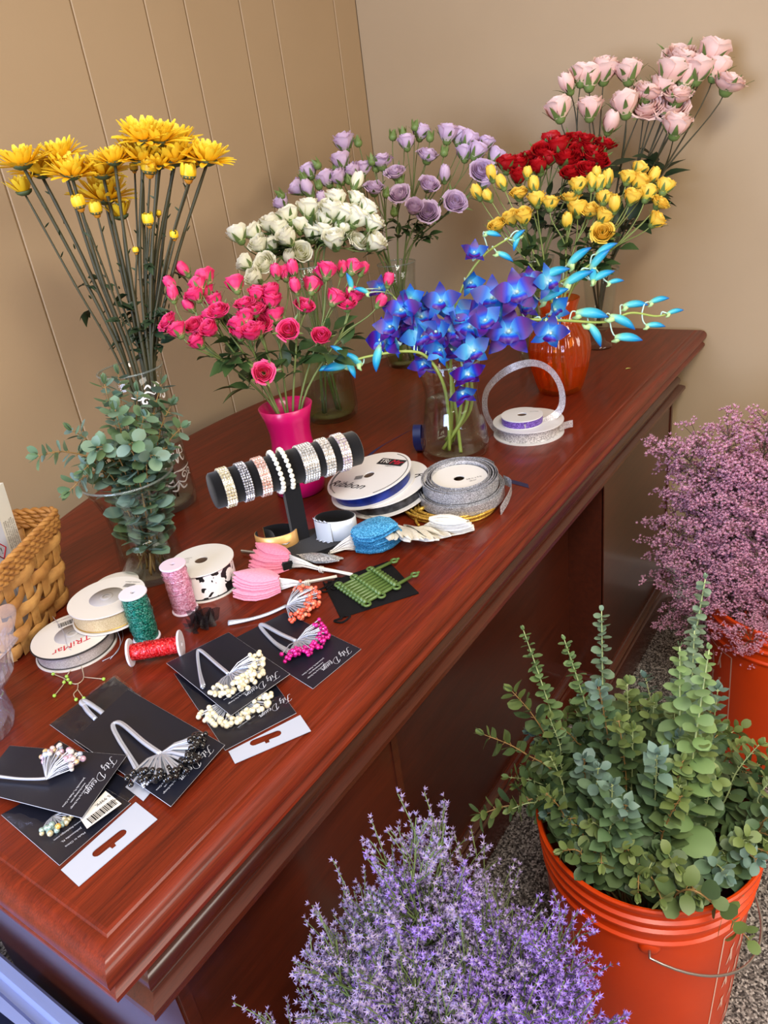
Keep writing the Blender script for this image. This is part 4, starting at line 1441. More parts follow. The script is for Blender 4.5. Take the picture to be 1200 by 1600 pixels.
# ---------------------------------------------------------------- sea lavender (statice)
def floret_colours(key, c1, c2, c3):
    return [petal(key + '_floret', [(0, c3), (0.45, c1), (1, c2)], rough=0.6, through=0.25), mat(key + '_calyx', c3, 0.7)]


stat_green = mat('sea_lavender_green_stem', S(96, 112, 62), 0.55)
stat_brown = mat('sea_lavender_brown_stem', S(92, 78, 58), 0.55)
viol = floret_colours('violet', S(158, 122, 220), S(184, 152, 238), S(212, 204, 214))
greyv = floret_colours('grey_violet', S(166, 146, 198), S(190, 174, 216), S(206, 202, 188))
pinkf = floret_colours('pink', S(240, 178, 206), S(252, 212, 230), S(168, 104, 96))


def sea_lavender(name, flor_m, stem_m, seed, comb=True, dense=1.0, n_br=24):
    """(stem mesh, florets mesh) of one sprig 1 unit tall: bare below, a branched cloud of tiny florets above"""
    r_ = random.Random(seed)
    sb, fb = MB(), MB()

    def floret(p, d, s):
        d = V(d).normalized()
        e1 = d.orthogonal().normalized()
        e2 = d.cross(e1)
        a0_ = r_.uniform(0, 6)
        # a papery calyx cup and five petals
        ring, g = [p], [0.0]
        fs = []
        n = 5
        for i in range(n):
            a = a0_ + 2 * PI * i / n
            o = e1 * math.cos(a) + e2 * math.sin(a)
            a2 = a + PI / n
            o2 = e1 * math.cos(a2) + e2 * math.sin(a2)
            ring += [p + d * s * 0.9 + o * s * 0.62, p + d * s * 0.55 + o2 * s * 0.22]
            g += [1.0, 0.35]
        for i in range(n):
            fs.append((0, 2 + 2 * ((i - 1) % n), 1 + 2 * i))
            fs.append((0, 1 + 2 * i, 2 + 2 * i))
        fb.add(ring, fs, 0, g)

    main = [V((0, 0, 0)), V((r_.uniform(-.02, .02), r_.uniform(-.02, .02), 0.4)), V((r_.uniform(-.05, .05), r_.uniform(-.05, .05), 0.75)), V((r_.uniform(-.07, .07), r_.uniform(-.07, .07), 0.96))]
    ml = spline(main, 6)
    sb.tube(ml, [0.0038 * (1 - 0.7 * i / len(ml)) for i in range(len(ml))], 5)
    for bi in range(n_br):
        t = 0.46 + 0.52 * bi / n_br + r_.uniform(-.02, .02)
        p = ml[min(len(ml) - 1, int(t * (len(ml) - 1)))]
        a = bi * 2.4 + r_.uniform(-.4, .4)
        o = V((math.cos(a), math.sin(a), 0))
        L = (0.13 - 0.08 * (t - 0.45) / 0.55) * r_.uniform(0.8, 1.2)
        e = p + o * L * 0.8 + V((0, 0, L * r_.uniform(0.75, 1.1)))
        br = bez(p, p + o * L * 0.3 + V((0, 0, L * 0.3)), e, 7)
        sb.tube(br, 0.0014, 4)
        for si in range(6):
            q = br[2 + si] if si < 6 else br[-1]
            a2 = a + r_.uniform(-1.3, 1.3)
            o2 = V((math.cos(a2), math.sin(a2), 0))
            L2 = r_.uniform(0.03, 0.065)
            if comb:
                e2_ = q + o2 * L2 * 0.6 + V((0, 0, L2 * r_.uniform(0.8, 1.2)))
            else:
                e2_ = q + o2 * L2 * 0.8 + V((0, 0, L2 * 0.55))
            tw = bez(q, q + V((0, 0, L2 * 0.4)), e2_, 4)
            sb.tube(tw, 0.0009, 3, cap=False)
            nf = int((9 if comb else 10) * dense)
            for fi in range(nf):
                u_ = (fi + 0.5) / nf
                c = tw[min(4, int(1 + u_ * 3.5))].lerp(e2_, u_ * 0.5) if comb else e2_
                if comb:
                    c = q.lerp(e2_, 0.25 + 0.8 * u_) + V((r_.uniform(-1, 1), r_.uniform(-1, 1), r_.uniform(-.5, .5))) * 0.004
                    dd = V((r_.uniform(-1, 1), r_.uniform(-1, 1), 1.0)) + o2 * 0.5
                else:
                    c = e2_ + V((r_.uniform(-1, 1), r_.uniform(-1, 1), r_.uniform(-.45, .45))) * 0.017
                    dd = V((r_.uniform(-1, 1), r_.uniform(-1, 1), 1.3))
                floret(c, dd, r_.uniform(0.0062, 0.0092) * (1.0 if comb else 1.1))
    return sb.mesh('stem', [stem_m]), fb.mesh('florets', flor_m[:1])


sl_v = [sea_lavender('v', viol, stat_green, 41 + i, True, 1.0) for i in range(3)]
sl_g = [sea_lavender('g', greyv, stat_green, 51 + i, True, 0.8) for i in range(3)]
sl_p = [sea_lavender('p', pinkf, stat_brown, 61 + i, False, 1.0) for i in range(3)]


def sprigs(K, tips, sets, label, group, seed, pick, xmax=1.84, ymax=0.42, shrink=0.93):
    r_ = random.Random(seed)
    for i, tp in enumerate(tips):
        x, y, o = tp[:3]
        tip = up(x, y, K, o)
        tip.x = min(tip.x, xmax)
        tip.y = min(tip.y, ymax)
        d = V((tip.x - K.x, tip.y - K.y, 0))
        b0 = K + V((0, 0, 0.014)) - d * 0.12 + V((r_.uniform(-1, 1), r_.uniform(-1, 1), 0)) * 0.02
        dr = tip - b0
        # keep inside the rim
        h = dr * ((0.365 - b0.z) / dr.z)
        c = V((b0.x + h.x - K.x, b0.y + h.y - K.y, 0))
        if c.length > 0.135:
            sft = c - c.normalized() * 0.135
            b0 = b0 - sft * 1.0
            dd = V((b0.x - K.x, b0.y - K.y, 0))
            if dd.length > 0.105:
                b0 = K + V((0, 0, 0.014)) + dd.normalized() * 0.105
            dr = tip - b0
        root = thing('sea_lavender_sprig', tp[3] if len(tp) > 3 else label, 'sea lavender', b0, group)
        s, f = pick(x, y, r_, sets)
        q = dr.to_track_quat('Z', 'Y') @ Quaternion((0, 0, 1), r_.uniform(0, 6.28))
        for nm, me in (('stem', s), ('florets', f)):
            c = place(nm, me, root, b0, q, dr.length * shrink)
            if nm == 'florets':
                c['kind'] = 'stuff'


PT = [(582, 1238, -.06, 'grey-violet sea lavender sprig standing highest against the desk front'), (545, 1335, -.04), (655, 1300, -.05), (715, 1312, -.04, 'sea lavender sprig with fanned pale tips right of the highest sprig'), (508, 1440, 0, 'sea lavender sprig reaching left towards the desk front'), (625, 1325, -.03), (742, 1375, -.02), (795, 1395, 0), (850, 1425, .02), (868, 1470, .04), (896, 1560, .06, 'violet sea lavender sprig reaching right towards the orange bucket'), (425, 1590, .05, 'pale sea lavender sprig at the bottom left of the bunch'), (470, 1545, .03), (560, 1400, 0), (610, 1390, .0), (680, 1410, 0), (730, 1430, .02), (785, 1455, .03), (825, 1490, .05), (545, 1480, .05), (600, 1475, .05), (660, 1490, .05), (715, 1505, .06), (770, 1530, .08), (835, 1560, .09), (560, 1560, .1), (640, 1575, .1), (700, 1590, .1), (760, 1590, .11), (500, 1600, .1), (810, 1595, .11)]


def pick_v(x, y, r, sets):
    p = min(1, max(0, (x - 560) / 260)) * min(1, max(0.1, (y - 1300) / 180))
    return (sl_v if r.random() < p else sl_g)[r.randrange(3)]


sprigs(K3, PT, None, 'purple sea lavender sprig in the crowded bunch at the bottom edge', 'purple sea lavender sprigs', 71, pick_v)
PP = [(1065, 655, .02, 'pink sea lavender sprig standing highest at the left of its bunch'), (1105, 650, .0), (1135, 690, .0), (1192, 618, 0, 'brownish pink sea lavender sprig at the top right edge'), (1018, 795, .0, 'pink sea lavender sprig reaching furthest left over the baseboard'), (1055, 720, .0), (1085, 755, .03), (1125, 745, .04), (1160, 705, .0), (1185, 690, .02), (1045, 835, .05), (1080, 850, .08), (1112, 830, .08), (1150, 790, .06), (1190, 780, .06), (1160, 860, .1), (1195, 850, .1), (1035, 945, .03, 'small pink sea lavender sprig hanging low beside the desk'), (1165, 740, -.04), (1200, 740, .0), (1130, 880, .1), (1225, 700, 0), (1240, 790, .05), (1215, 880, .1), (1170, 970, .16, 'pink sea lavender sprig drooping over the rim of the back bucket')]
sprigs(K2, PP, None, 'pink sea lavender sprig in the crowded bunch by the right wall', 'pink sea lavender sprigs', 72, lambda x, y, r, s: sl_p[r.randrange(3)], xmax=1.82, ymax=0.41, shrink=0.97)
# ---------------------------------------------------------------- things laid out on the desk top
card_white = mat('white_card', S(224, 220, 212), 0.55)
plastic_white = mat('white_plastic', S(216, 214, 212), 0.35)
ink = mat('black_ink', S(28, 26, 26), 0.6)
grey_ink = mat('grey_ink', S(120, 116, 112), 0.6)
red_ink = mat('red_ink', S(196, 24, 52), 0.6)
black_card = mat('black_card', S(22, 24, 36), 0.38, spec=0.5)
silver_ink = mat('silver_ink', S(206, 210, 220), 0.4)
silver_wire = mat('silver_wire', S(206, 212, 226), 0.35, metal=0.55)
velvet = mat('black_velvet', S(13, 12, 13), 0.95, spec=0.1, sheen=0.25, bump=(1500, 0.3))
film = clear('clear_film', (0.97, 0.97, 0.99, 1), 0.08, 1.4)
white_paper = mat('white_hang_tab', S(178, 184, 198), 0.5)
UPZ = V((0, 0, 1))


def frame(n):
    """two directions across n"""
    n = V(n).normalized()
    x = V((1, 0, 0)) - n * n.x
    x = x.normalized() if x.length > 1e-3 else V((0, 1, 0))
    return x, n.cross(x), n


def disc(b, c, n, r0, r1, h, seg=48, m=0):
    """a washer of thickness h standing on c along n"""
    b.lathe([(r0, 0), (r1, 0), (r1, h), (r0, h), (r0, 0)], c, seg, m, axis=n)


def spool(label, c, n, R_, h, rib_m, rib_r=None, flange=0.0016, hole=0.007, flange_m=None, core_m=None, group='ribbon spools on the desk', cap=None, edge=None):
    """a ribbon spool: two flanges, the wound ribbon between; c the centre of its underside, n its upward axis"""
    n = V(n).normalized()
    c = V(c)
    flange_m = flange_m or card_white
    root = thing('ribbon_spool', label, 'ribbon', c, group)
    for z in (0, h - flange):
        b = MB()
        disc(b, c + n * z, n, hole, R_, flange, 64)
        sharp(ob('flange', b, flange_m, root))
    b = MB()
    rr = rib_r or R_ - 0.003
    disc(b, c + n * (flange + 0.0002), n, hole + 0.006, rr, h - 2 * flange - 0.0004, 64)
    sharp(ob('ribbon', b, rib_m, root))
    if edge:
        for z in (flange + 0.0012, h - flange - 0.0012):
            ring = MB()
            x, y, _ = frame(n)
            ring.tube([c + n * z + (x * math.cos(2 * PI * i / 64) + y * math.sin(2 * PI * i / 64)) * (rr + 0.0003) for i in range(64)], 0.0008, 5, loop=True)
            ob('wired_edge', ring, edge, root)
    b = MB()
    b.lathe([(hole, h - flange), (hole, flange)], c, 32, axis=n)
    ob('core', b, core_m or mat('cardboard_core', S(96, 74, 58), 0.8), root)
    if cap:
        b = MB()
        b.lathe([(0.0005, h + 0.0002), (hole * 2.3, h + 0.0002), (hole * 2.3, h - 0.0008), (hole * 2.0, h - 0.001), (0.0005, h - 0.001)], c, 40, axis=n)
        b.lathe([(hole * .5, h + 0.0012), (hole * 0.9, h + 0.0012), (hole * 0.9, h), (hole * 0.5, h)], c, 30, axis=n)
        ob('hub_cap', b, cap, root)
    return root


def face_pt(c, n, h, dx, dy, ang):
    """a point on a spool's upper face; dx along the direction ang, dy across"""
    x = V((math.cos(ang), math.sin(ang), 0))
    n = V(n).normalized()
    x = (x - n * x.dot(n)).normalized()
    y = n.cross(x)
    return V(c) + n * h + x * dx + y * dy, x


# directions on the desk as the photograph sees them: RT runs to the right, AW away from the viewer
RT = (at(760, 760) - at(440, 760)).normalized()
AW = V((-RT.y, RT.x, 0))
RA = math.atan2(RT.y, RT.x)

# cow print ribbon
k = NT('cow_print_ribbon')
v = k.coords()
nz = k.add('ShaderNodeTexNoise', Scale=88.0, Detail=1.0, Distortion=0.6)
k.link(v, nz.inputs['Vector'])
k.link(k.ramp(nz.outputs[0], [(0.0, S(236, 230, 228)), (0.535, S(236, 230, 228)), (0.545, S(22, 20, 20)), (1, S(22, 20, 20))]), k.p.inputs['Base Color'])
k.p.inputs['Roughness'].default_value = 0.45
cow = k.m
C1 = at(325, 915)
s1 = spool('ribbon spool wound with black and white cow print ribbon', C1, UPZ, 0.0425, 0.040, cow, hole=0.0085, edge=ink)
o_, x_ = face_pt(C1, UPZ, 0.040, -0.026, 0.004, RA + 0.4)
for i in range(4):
    lettering(['WIRED EDGE RIBBON', '1 1/2 IN X 10 YDS', 'MADE IN CHINA', '100% POLYESTER'][i], 0.0028, o_ + V((math.sin(RA + .4), -math.cos(RA + .4), 0)) * (0.004 * i - 0.006), x_, UPZ, grey_ink, s1, 'print')

# silver and gold wired ribbons at the left
silver_r = mat('silver_sheer_ribbon', S(176, 170, 164), 0.4, metal=0.35, noise=(900, S(214, 210, 206)))
gold_r = mat('pale_gold_sheer_ribbon', S(196, 176, 132), 0.4, metal=0.3, noise=(900, S(226, 210, 170)))
gold_edge = mat('gold_wire_edge', S(196, 160, 84), 0.35, metal=0.7)
grey_cap = mat('grey_plastic_hub', S(178, 174, 170), 0.4)
C2 = at(121, 1012)
s2 = spool('silver ribbon spool lying lower left under the pale gold one, with red lettering', C2, UPZ, 0.0475, 0.021, silver_r, hole=0.009, cap=grey_cap, edge=mat('dark_wire_edge', S(60, 54, 50), 0.5))
b = MB()
b.tube([C2 + V((math.cos(2 * PI * i / 64) * 0.0478, math.sin(2 * PI * i / 64) * 0.0478, 0.0198)) for i in range(64)], 0.0011, 6, loop=True)
ob('black_rim', b, ink, s2)
f, x_ = face_pt(C2, UPZ, 0.021, 0.028, -0.006, RA - 0.9)
lettering('TRiMar', 0.015, f + RT * 0.002 + AW * 0.006, -AW * 0.75 - RT * 0.55, UPZ, red_ink, s2, 'print', shear=0.3)
f, x_ = face_pt(C2, UPZ, 0.021, -0.022, 0.018, RA)
BAR = [1, 2, 1, 1, 3, 1, 2, 2, 1, 3, 1, 1, 2, 1, 2, 3, 1, 1, 2]


def barcode(parent, origin, xdir, W, H, material, n=UPZ):
    x = V(xdir).normalized()
    n = V(n).normalized()
    y = n.cross(x)
    b = MB()
    u_ = -W / 2
    unit = W / (sum(BAR) * 1.75)
    for i, q in enumerate(BAR):
        wd = q * unit
        p = V(origin) + x * u_ + n * 0.0005
        b.add([p - y * H / 2, p + x * wd - y * H / 2, p + x * wd + y * H / 2, p + y * H / 2], [(0, 1, 2, 3)])
        u_ += wd + unit * 1.3
    return ob('barcode', b, material, parent)


barcode(s2, f, RT * 0.6 + AW * 0.6, 0.018, 0.010, ink)
lettering('WIRED RIBBON 7/8 IN', 0.0028, f + AW * 0.009 - RT * 0.008, RT * 0.6 + AW * 0.6, UPZ, grey_ink, s2, 'print')
C3 = at(176, 962, TOP + 0.0228)
tl = (UPZ + RT * 0.03 - AW * 0.02).normalized()
s3 = spool('pale gold ribbon spool resting across the silver spool', at(175, 958, TOP + 0.0225), UPZ, 0.0465, 0.024, gold_r, hole=0.009, cap=grey_cap, edge=gold_edge)
f, x_ = face_pt(at(175, 958, TOP + 0.0225), UPZ, 0.024, 0.016, 0.026, RA)
barcode(s3, f, RT, 0.014, 0.008, grey_ink)
lettering('WIRED RIBBON', 0.003, f + AW * 0.008, RT, UPZ, grey_ink, s3, 'print')
# something has to carry the gold spool's far side: a third, hidden white spool
sp_ = spool('plain white-rimmed ribbon spool hidden under the pale gold one', at(188, 934), UPZ, 0.03, 0.0222, mat('dark_sheer_ribbon', S(70, 62, 58), 0.5), hole=0.008)


# glitter bobbins
def bobbin(label, c, axis, L, rf, rc, m_, fl_m):
    axis = V(axis).normalized()
    c = V(c)
    root = thing('wire_bobbin', label, 'wire bobbin', c, 'bobbins of glittering wire')
    for z in (0, L - 0.0025):
        b = MB()
        b.lathe([(0.003, 0), (rf - 0.0006, 0), (rf, 0.0006), (rf, 0.0019), (rf - 0.0006, 0.0025), (0.003, 0.0025), (0.003, 0)], c + axis * z, 36, axis=axis)
        sharp(ob('flange', b, fl_m, root))
    b = MB()
    prof = []
    r_ = random.Random(len(label))
    for i in range(60):
        z = 0.0027 + (L - 0.0054) * i / 59
        prof.append((rc * (1 + 0.05 * math.sin(PI * i / 59)) + r_.uniform(-.0004, .0004), z))
    b.lathe([(0.003, 0.0026)] + prof + [(0.003, L - 0.0026)], c, 32, axis=axis)
    ob('wound_wire', b, m_, root)
    b = MB()
    x, y, _ = frame(axis)
    for j in range(5):
        z0 = r_.uniform(0.2, 0.8) * L
        a = r_.uniform(0, 6)
        pts = []
        for i in range(14):
            aa = a + i * 0.35
            pts.append(c + axis * (z0 + i * 0.0008) + (x * math.cos(aa) + y * math.sin(aa)) * (rc * 1.05 + 0.0012 * math.sin(PI * i / 13)))
        b.tube(pts, 0.0003, 4)
    ob('loose_strand', b, m_, root)['kind'] = 'stuff'
    return root


frost = mat('frosted_white_plastic', S(226, 222, 232), 0.3)
pinkfl = mat('frosted_pinkish_plastic', S(228, 208, 222), 0.3)
bobbin('pink glitter wire bobbin standing beside the cow print spool', at(290, 953), UPZ, 0.068, 0.0165, 0.0145, glitter('pink_glitter_wire', S(196, 112, 140), S(240, 170, 196), 700), pinkfl)
bobbin('dark green glitter wire bobbin standing behind the red one', at(230, 997), UPZ, 0.066, 0.0165, 0.0145, glitter('green_glitter_wire', S(4, 60, 52), S(20, 132, 112), 700), frost)
ra, rb = at(202, 1020, TOP + 0.0165), at(284, 1006, TOP + 0.0165)
bobbin('red glitter wire bobbin lying on its side', ra, rb - ra, (rb - ra).length, 0.0163, 0.0095, glitter('red_glitter_wire', S(150, 4, 10), S(230, 20, 28), 700), frost)

# black organza scrunch
org = mat('black_organza', S(26, 20, 22), 0.5, alpha=0.72)
b = MB()
r_ = random.Random(3)
oc = at(314, 978)
for i in range(9):
    a = i * 0.75
    cx = oc + V((math.cos(a), math.sin(a), 0)) * r_.uniform(0.004, 0.012)
    rows = []
    ph = [r_.uniform(0, 6) for _ in range(4)]
    for u_ in range(9):
        row = []
        for w_ in range(7):
            s_, t_ = u_ / 8 * 2 - 1, w_ / 6
            p = cx + V((math.cos(a + 1.3), math.sin(a + 1.3), 0)) * s_ * 0.013 + V((math.cos(a), math.sin(a), 0)) * (0.005 * math.sin(3 * s_ + ph[0]) + 0.008 * t_ * math.sin(2 * s_ + ph[1])) + UPZ * (0.001 + t_ * 0.021 * (0.6 + 0.4 * math.sin(2.3 * s_ + ph[2])))
            row.append(p)
        rows.append(row)
    b.grid(rows)
tag(ob('scrunched_organza', b, org), 'small scrunched black organza ribbon between bobbins and cards', 'ribbon')

# ---------------------------------------------------------------- bracelet stand
BB = at(473, 856)
zb = up(447, 742, BB).z
bl, brr = at(331, 768, zb), at(558, 699, zb)
bar_d = (brr - bl).normalized()
bar_r = 0.0245
stand = thing('bracelet_stand', 'black velvet T-bar display stand holding a row of bracelets', 'jewelry stand', V((BB.x, BB.y, TOP)))
b = MB()
b.lathe([(0.0005, 0), (bar_r - 0.002, 0), (bar_r, 0.002), (bar_r, (brr - bl).length - 0.002), (bar_r - 0.002, (brr - bl).length), (0.0005, (brr - bl).length)], bl, 40, axis=bar_d)
sharp(ob('bar', b, velvet, stand), 50)
bc = bl.lerp(brr, 0.5)
perp = V((-bar_d.y, bar_d.x, 0)).normalized()


def obox(c, hx, hy, z0, z1, dx, bev=0.001):
    """a box standing at c turned so its length follows dx"""
    x = V((dx.x, dx.y, 0)).normalized()
    y = V((-x.y, x.x, 0))
    b = MB()
    rows = []
    for o, z in ((bev, z0), (0, z0 + bev), (0, z1 - bev), (bev, z1)):
        rows.append([V((c.x, c.y, z)) + x * sx * (hx - o) + y * sy * (hy - o) for sx, sy in ((-1, -1), (1, -1), (1, 1), (-1, 1))])
    b.grid(rows, closed=True)
    n = len(b.v)
    b.f += [(3, 2, 1, 0), (n - 4, n - 3, n - 2, n - 1)]
    b.m += [0, 0]
    return b


pc = V((BB.x, BB.y, 0)).lerp(V((bc.x, bc.y, 0)), 0.35)
ob('post', obox(pc, 0.0115, 0.006, TOP + 0.011, zb - bar_r * 0.7, bar_d), velvet, stand, smooth=False)
q1, q2 = at(432, 868), at(556, 842)
bcn = V(((q1.x + q2.x) / 2, (q1.y + q2.y) / 2, 0)) + AW * 0.0
ob('base_plate', obox(bcn, 0.062, 0.036, TOP, TOP + 0.012, bar_d, 0.002), velvet, stand, smooth=False)


def crystal(name, c1, c2):
    k = NT(name)
    vo = k.add('ShaderNodeTexVoronoi', Scale=520.0)
    k.link(k.coords(), vo.inputs['Vector'])
    sp = k.add('ShaderNodeSeparateColor')
    k.link(vo.outputs['Color'], sp.inputs[0])
    k.link(k.ramp(sp.outputs[0], [(0, c1), (0.7, c2), (1, S(250, 250, 250))]), k.p.inputs['Base Color'])
    k.p.inputs['Metallic'].default_value = 0.45
    k.p.inputs['Roughness'].default_value = 0.12
    return k.m


stretch = mat('silver_setting', S(190, 184, 176), 0.3, metal=0.8)
dark_set = mat('dark_setting', S(60, 58, 60), 0.4, metal=0.6)


def ringpt(t, a, rr):
    return bl + bar_d * t + (perp * math.cos(a) + UPZ * math.sin(a)) * rr


def rhinestones(label, px, py, wd, rows_, m_, set_m, rs=0.0021):
    c = at(px, py, zb + 0.008)
    t = (c - bl).dot(bar_d)
    root = thing('bracelet', label, 'bracelet', ringpt(t, -PI / 2, bar_r), 'bracelets on the velvet bar')
    band = MB()
    n = 40
    tilt = 0.16
    for e in (-.5, .5):
        band.tube([ringpt(t + e * wd, 2 * PI * i / n, bar_r + 0.0009) for i in range(n)], 0.0007, 5, loop=True)
    bb = MB()
    bb.grid([[ringpt(t + e * wd, 2 * PI * i / n, bar_r + 0.0007) for i in range(n)] for e in (-.5, .5)], closed=True)
    band.v, band.f, band.m, band.g, band.k = band.v, band.f, band.m, band.g, band.k
    ob('band', bb, set_m, root)
    st_ = MB()
    ns = int(2 * PI * bar_r / (rs * 2.05))
    for j in range(rows_):
        tt = t + ((j + .5) / rows_ - .5) * wd
        for i in range(ns):
            a = 2 * PI * i / ns
            c = ringpt(tt, a, bar_r + 0.0016)
            o = (perp * math.cos(a) + UPZ * math.sin(a))
            e2 = o.cross(bar_d)
            q = rs * 0.98
            ring = [c + (bar_d * math.cos(PI / 4 + PI / 3 * k_) + e2 * math.sin(PI / 4 + PI / 3 * k_)) * q for k_ in range(6)]
            top_ = [c + o * q * 0.75 + (bar_d * math.cos(PI / 4 + PI / 3 * k_) + e2 * math.sin(PI / 4 + PI / 3 * k_)) * q * 0.5 for k_ in range(6)]
            low = [p - o * q * 0.6 for p in ring]
            fs = [(k_, (k_ + 1) % 6, 6 + (k_ + 1) % 6, 6 + k_) for k_ in range(6)] + [(6, 7, 8, 9, 10, 11)] + [(12 + k_, 12 + (k_ + 1) % 6, (k_ + 1) % 6, k_) for k_ in range(6)]
            st_.add(ring + top_ + low, fs)
    ob('rhinestones', st_, m_, root, smooth=False)['kind'] = 'stuff'
    return root


rhinestones('pale yellow rhinestone bracelet nearest the bar\'s left end', 355, 757, 0.0135, 4, crystal('yellow_crystal', S(196, 184, 140), S(240, 234, 206)), stretch)
rhinestones('smoky black and silver rhinestone bracelet, second from the left end', 383, 749, 0.0125, 4, crystal('clear_crystal_dark_set', S(90, 88, 92), S(220, 220, 226)), dark_set, 0.0017)
rhinestones('peach pink rhinestone bracelet left of the pearls', 411, 741, 0.014, 4, crystal('peach_crystal', S(206, 150, 130), S(246, 214, 200)), stretch)
rhinestones('wide clear rhinestone bracelet right of the pearls', 484, 721, 0.022, 6, crystal('clear_crystal', S(160, 160, 156), S(236, 234, 226)), stretch, 0.0019)
rhinestones('clear rhinestone bracelet, second from the right end', 513, 712, 0.014, 4, crystal('clear_crystal_b', S(164, 158, 146), S(240, 234, 222)), stretch)
rhinestones('iridescent rhinestone bracelet nearest the bar\'s right end', 539, 705, 0.014, 4, crystal('iridescent_crystal', S(180, 160, 190), S(240, 230, 206)), stretch)
pearl_m = mat('pearl', S(236, 234, 218), 0.22, coat=0.4)
pb_ = MB()
pb_.ball((0, 0, 0), 1, 14, 9)
pearl_mesh = pb_.mesh('pearl', [pearl_m])
for (px, py, dt, lab) in ((434, 735, 0, 'white pearl bracelet, the left one of two'), (450, 731, 0, 'white pearl bracelet, the right one of two')):
    t = (at(px, py, zb + 0.008) - bl).dot(bar_d)
    root = thing('pearl_bracelet', lab, 'bracelet', ringpt(t, -PI / 2, bar_r), 'pearl bracelets on the velvet bar')
    n = 24
    for i in range(n):
        a = 2 * PI * i / n
        place('pearl', pearl_mesh, root, ringpt(t + 0.001 * math.sin(a * 2), a, bar_r + 0.0034), None, 0.0036)


# ---------------------------------------------------------------- wrist cuffs
def cuff(label, c, rx, ry, h, turn, m_, seg0, seg1, extra=None):
    """an upright band of oval plan, dark inside"""
    c = V(c)
    root = thing('wrist_cuff', label, 'bracelet', c, 'wrist cuffs by the bracelet stand')

    def pl(a, o=0.0, z=0.0):
        x, y = (rx + o) * math.cos(a), (ry + o) * math.sin(a)
        return c + RT * (x * math.cos(turn) - y * math.sin(turn)) + AW * (x * math.sin(turn) + y * math.cos(turn)) + UPZ * z
    n = 40
    angs = [seg0 + (seg1 - seg0) * i / n for i in range(n + 1)]
    b = MB()
    b.grid([[pl(a, o, z) for a in angs] for o, z in ((0, 0), (0.001, 0.0005), (0.001, h - 0.0005), (0, h))])
    ob('band', b, m_, root)
    b = MB()
    b.grid([[pl(a, o, z) for a in angs] for o, z in ((0, h), (-0.0008, h), (-0.0008, 0), (0, 0))])
    ob('lining', b, velvet, root)
    return root, pl


gold_foil = mat('gold_foil_band', S(222, 172, 104), 0.35, metal=0.45)
r1, pl = cuff('gold wrist cuff lying open left of the stand\'s base', at(437, 860), 0.029, 0.020, 0.032, 0.35, gold_foil, -PI * 1.12, PI * 0.72)
b = MB()
rows = []
for i in range(14):
    t = i / 13
    c = pl(PI * 0.72, -0.001, 0).lerp(pl(-PI * 0.5, -0.003, 0), min(1, t * 1.0)) + AW * 0.007 * math.sin(PI * t)
    rows.append([c + UPZ * 0.002, c + UPZ * 0.030])
b.grid(rows)
ob('inner_loop', b, velvet, r1)
b = MB()
for z in (0.004, 0.02):
    b.tube([pl(-PI * .42, 0.0015, z), pl(-PI * .36, 0.004, z), pl(-PI * .30, 0.0015, z)], 0.0006, 5)
b.tube([pl(-PI * .2, 0.001, 0.004), pl(-PI * .16, 0.007, 0.001), pl(-PI * .1, 0.009, 0.002), pl(-PI * .12, 0.004, 0.012)], 0.0005, 5)
ob('clasp', b, silver_wire, r1)
white_foil = mat('silver_white_band', S(208, 214, 218), 0.3, metal=0.25)
cz = TOP + 0.0125
c0 = at(528, 836, cz)
r2, pl = cuff('silver white wrist cuff standing on the stand\'s base plate', c0, 0.0285, 0.018, 0.030, 0.08, white_foil, -PI, PI)
b = MB()
rows = []
for z in (0.0005, 0.0295):
    rows.append([pl(-PI * 0.85 + PI * 0.33 * i / 10, 0.0028, z) for i in range(11)])
b.grid(rows)
ob('overlap', b, white_foil, r2)
b = MB()
for i in range(4):
    b.tube([pl(-PI * (0.86 - 0.08 * i), 0.0022, 0.03), pl(-PI * (0.84 - 0.08 * i), 0.0035, 0.0335), pl(-PI * (0.80 - 0.08 * i), 0.0022, 0.03)], 0.0007, 5)
    b.tube([pl(-PI * (0.86 - 0.08 * i), 0.0028, 0.0005), pl(-PI * (0.83 - 0.08 * i), 0.0045, -0.000), pl(-PI * (0.80 - 0.08 * i), 0.0028, 0.0005)], 0.0006, 5)
ob('clasp', b, silver_wire, r2)

# ---------------------------------------------------------------- ribbon spools right of the stand
navy = mat('navy_satin_ribbon', S(12, 24, 82), 0.3, noise=(60, S(24, 44, 124)))
char = mat('black_sheer_ribbon', S(30, 30, 34), 0.45, noise=(90, S(70, 70, 74)))
n6 = (UPZ * 1.0 - AW * 0.10 - RT * 0.17).normalized()
lowc = at(611, 785) + UPZ * 0.0135
s6 = spool('black sheer ribbon spool tilted under the navy one', lowc, n6, 0.0665, 0.02, char, rib_r=0.059, hole=0.0085)
f, x_ = face_pt(lowc, n6, 0.02, 0.05, 0.012, RA)
lettering('R', 0.022, f, x_ * 0.4 + V((-x_.y, x_.x, 0)) * -0.9, n6, ink, s6, 'print', shear=0.5)
upc = lowc + n6 * 0.0205 - RT * 0.021 - AW * 0.002
upc = upc - n6 * (upc - (lowc + n6 * 0.0205)).dot(n6)
s5 = spool('navy satin ribbon spool tilted on a black one, with red and black label', upc, n6, 0.0665, 0.02, navy, rib_r=0.060, hole=0.0085)
x6 = (RT - n6 * RT.dot(n6)).normalized()
y6 = n6.cross(x6)
fc = upc + n6 * 0.0202
b = MB()
p0 = fc + x6 * 0.030 + y6 * 0.028
ld = (x6 * 0.88 - y6 * 0.42).normalized()
lu = n6.cross(ld)
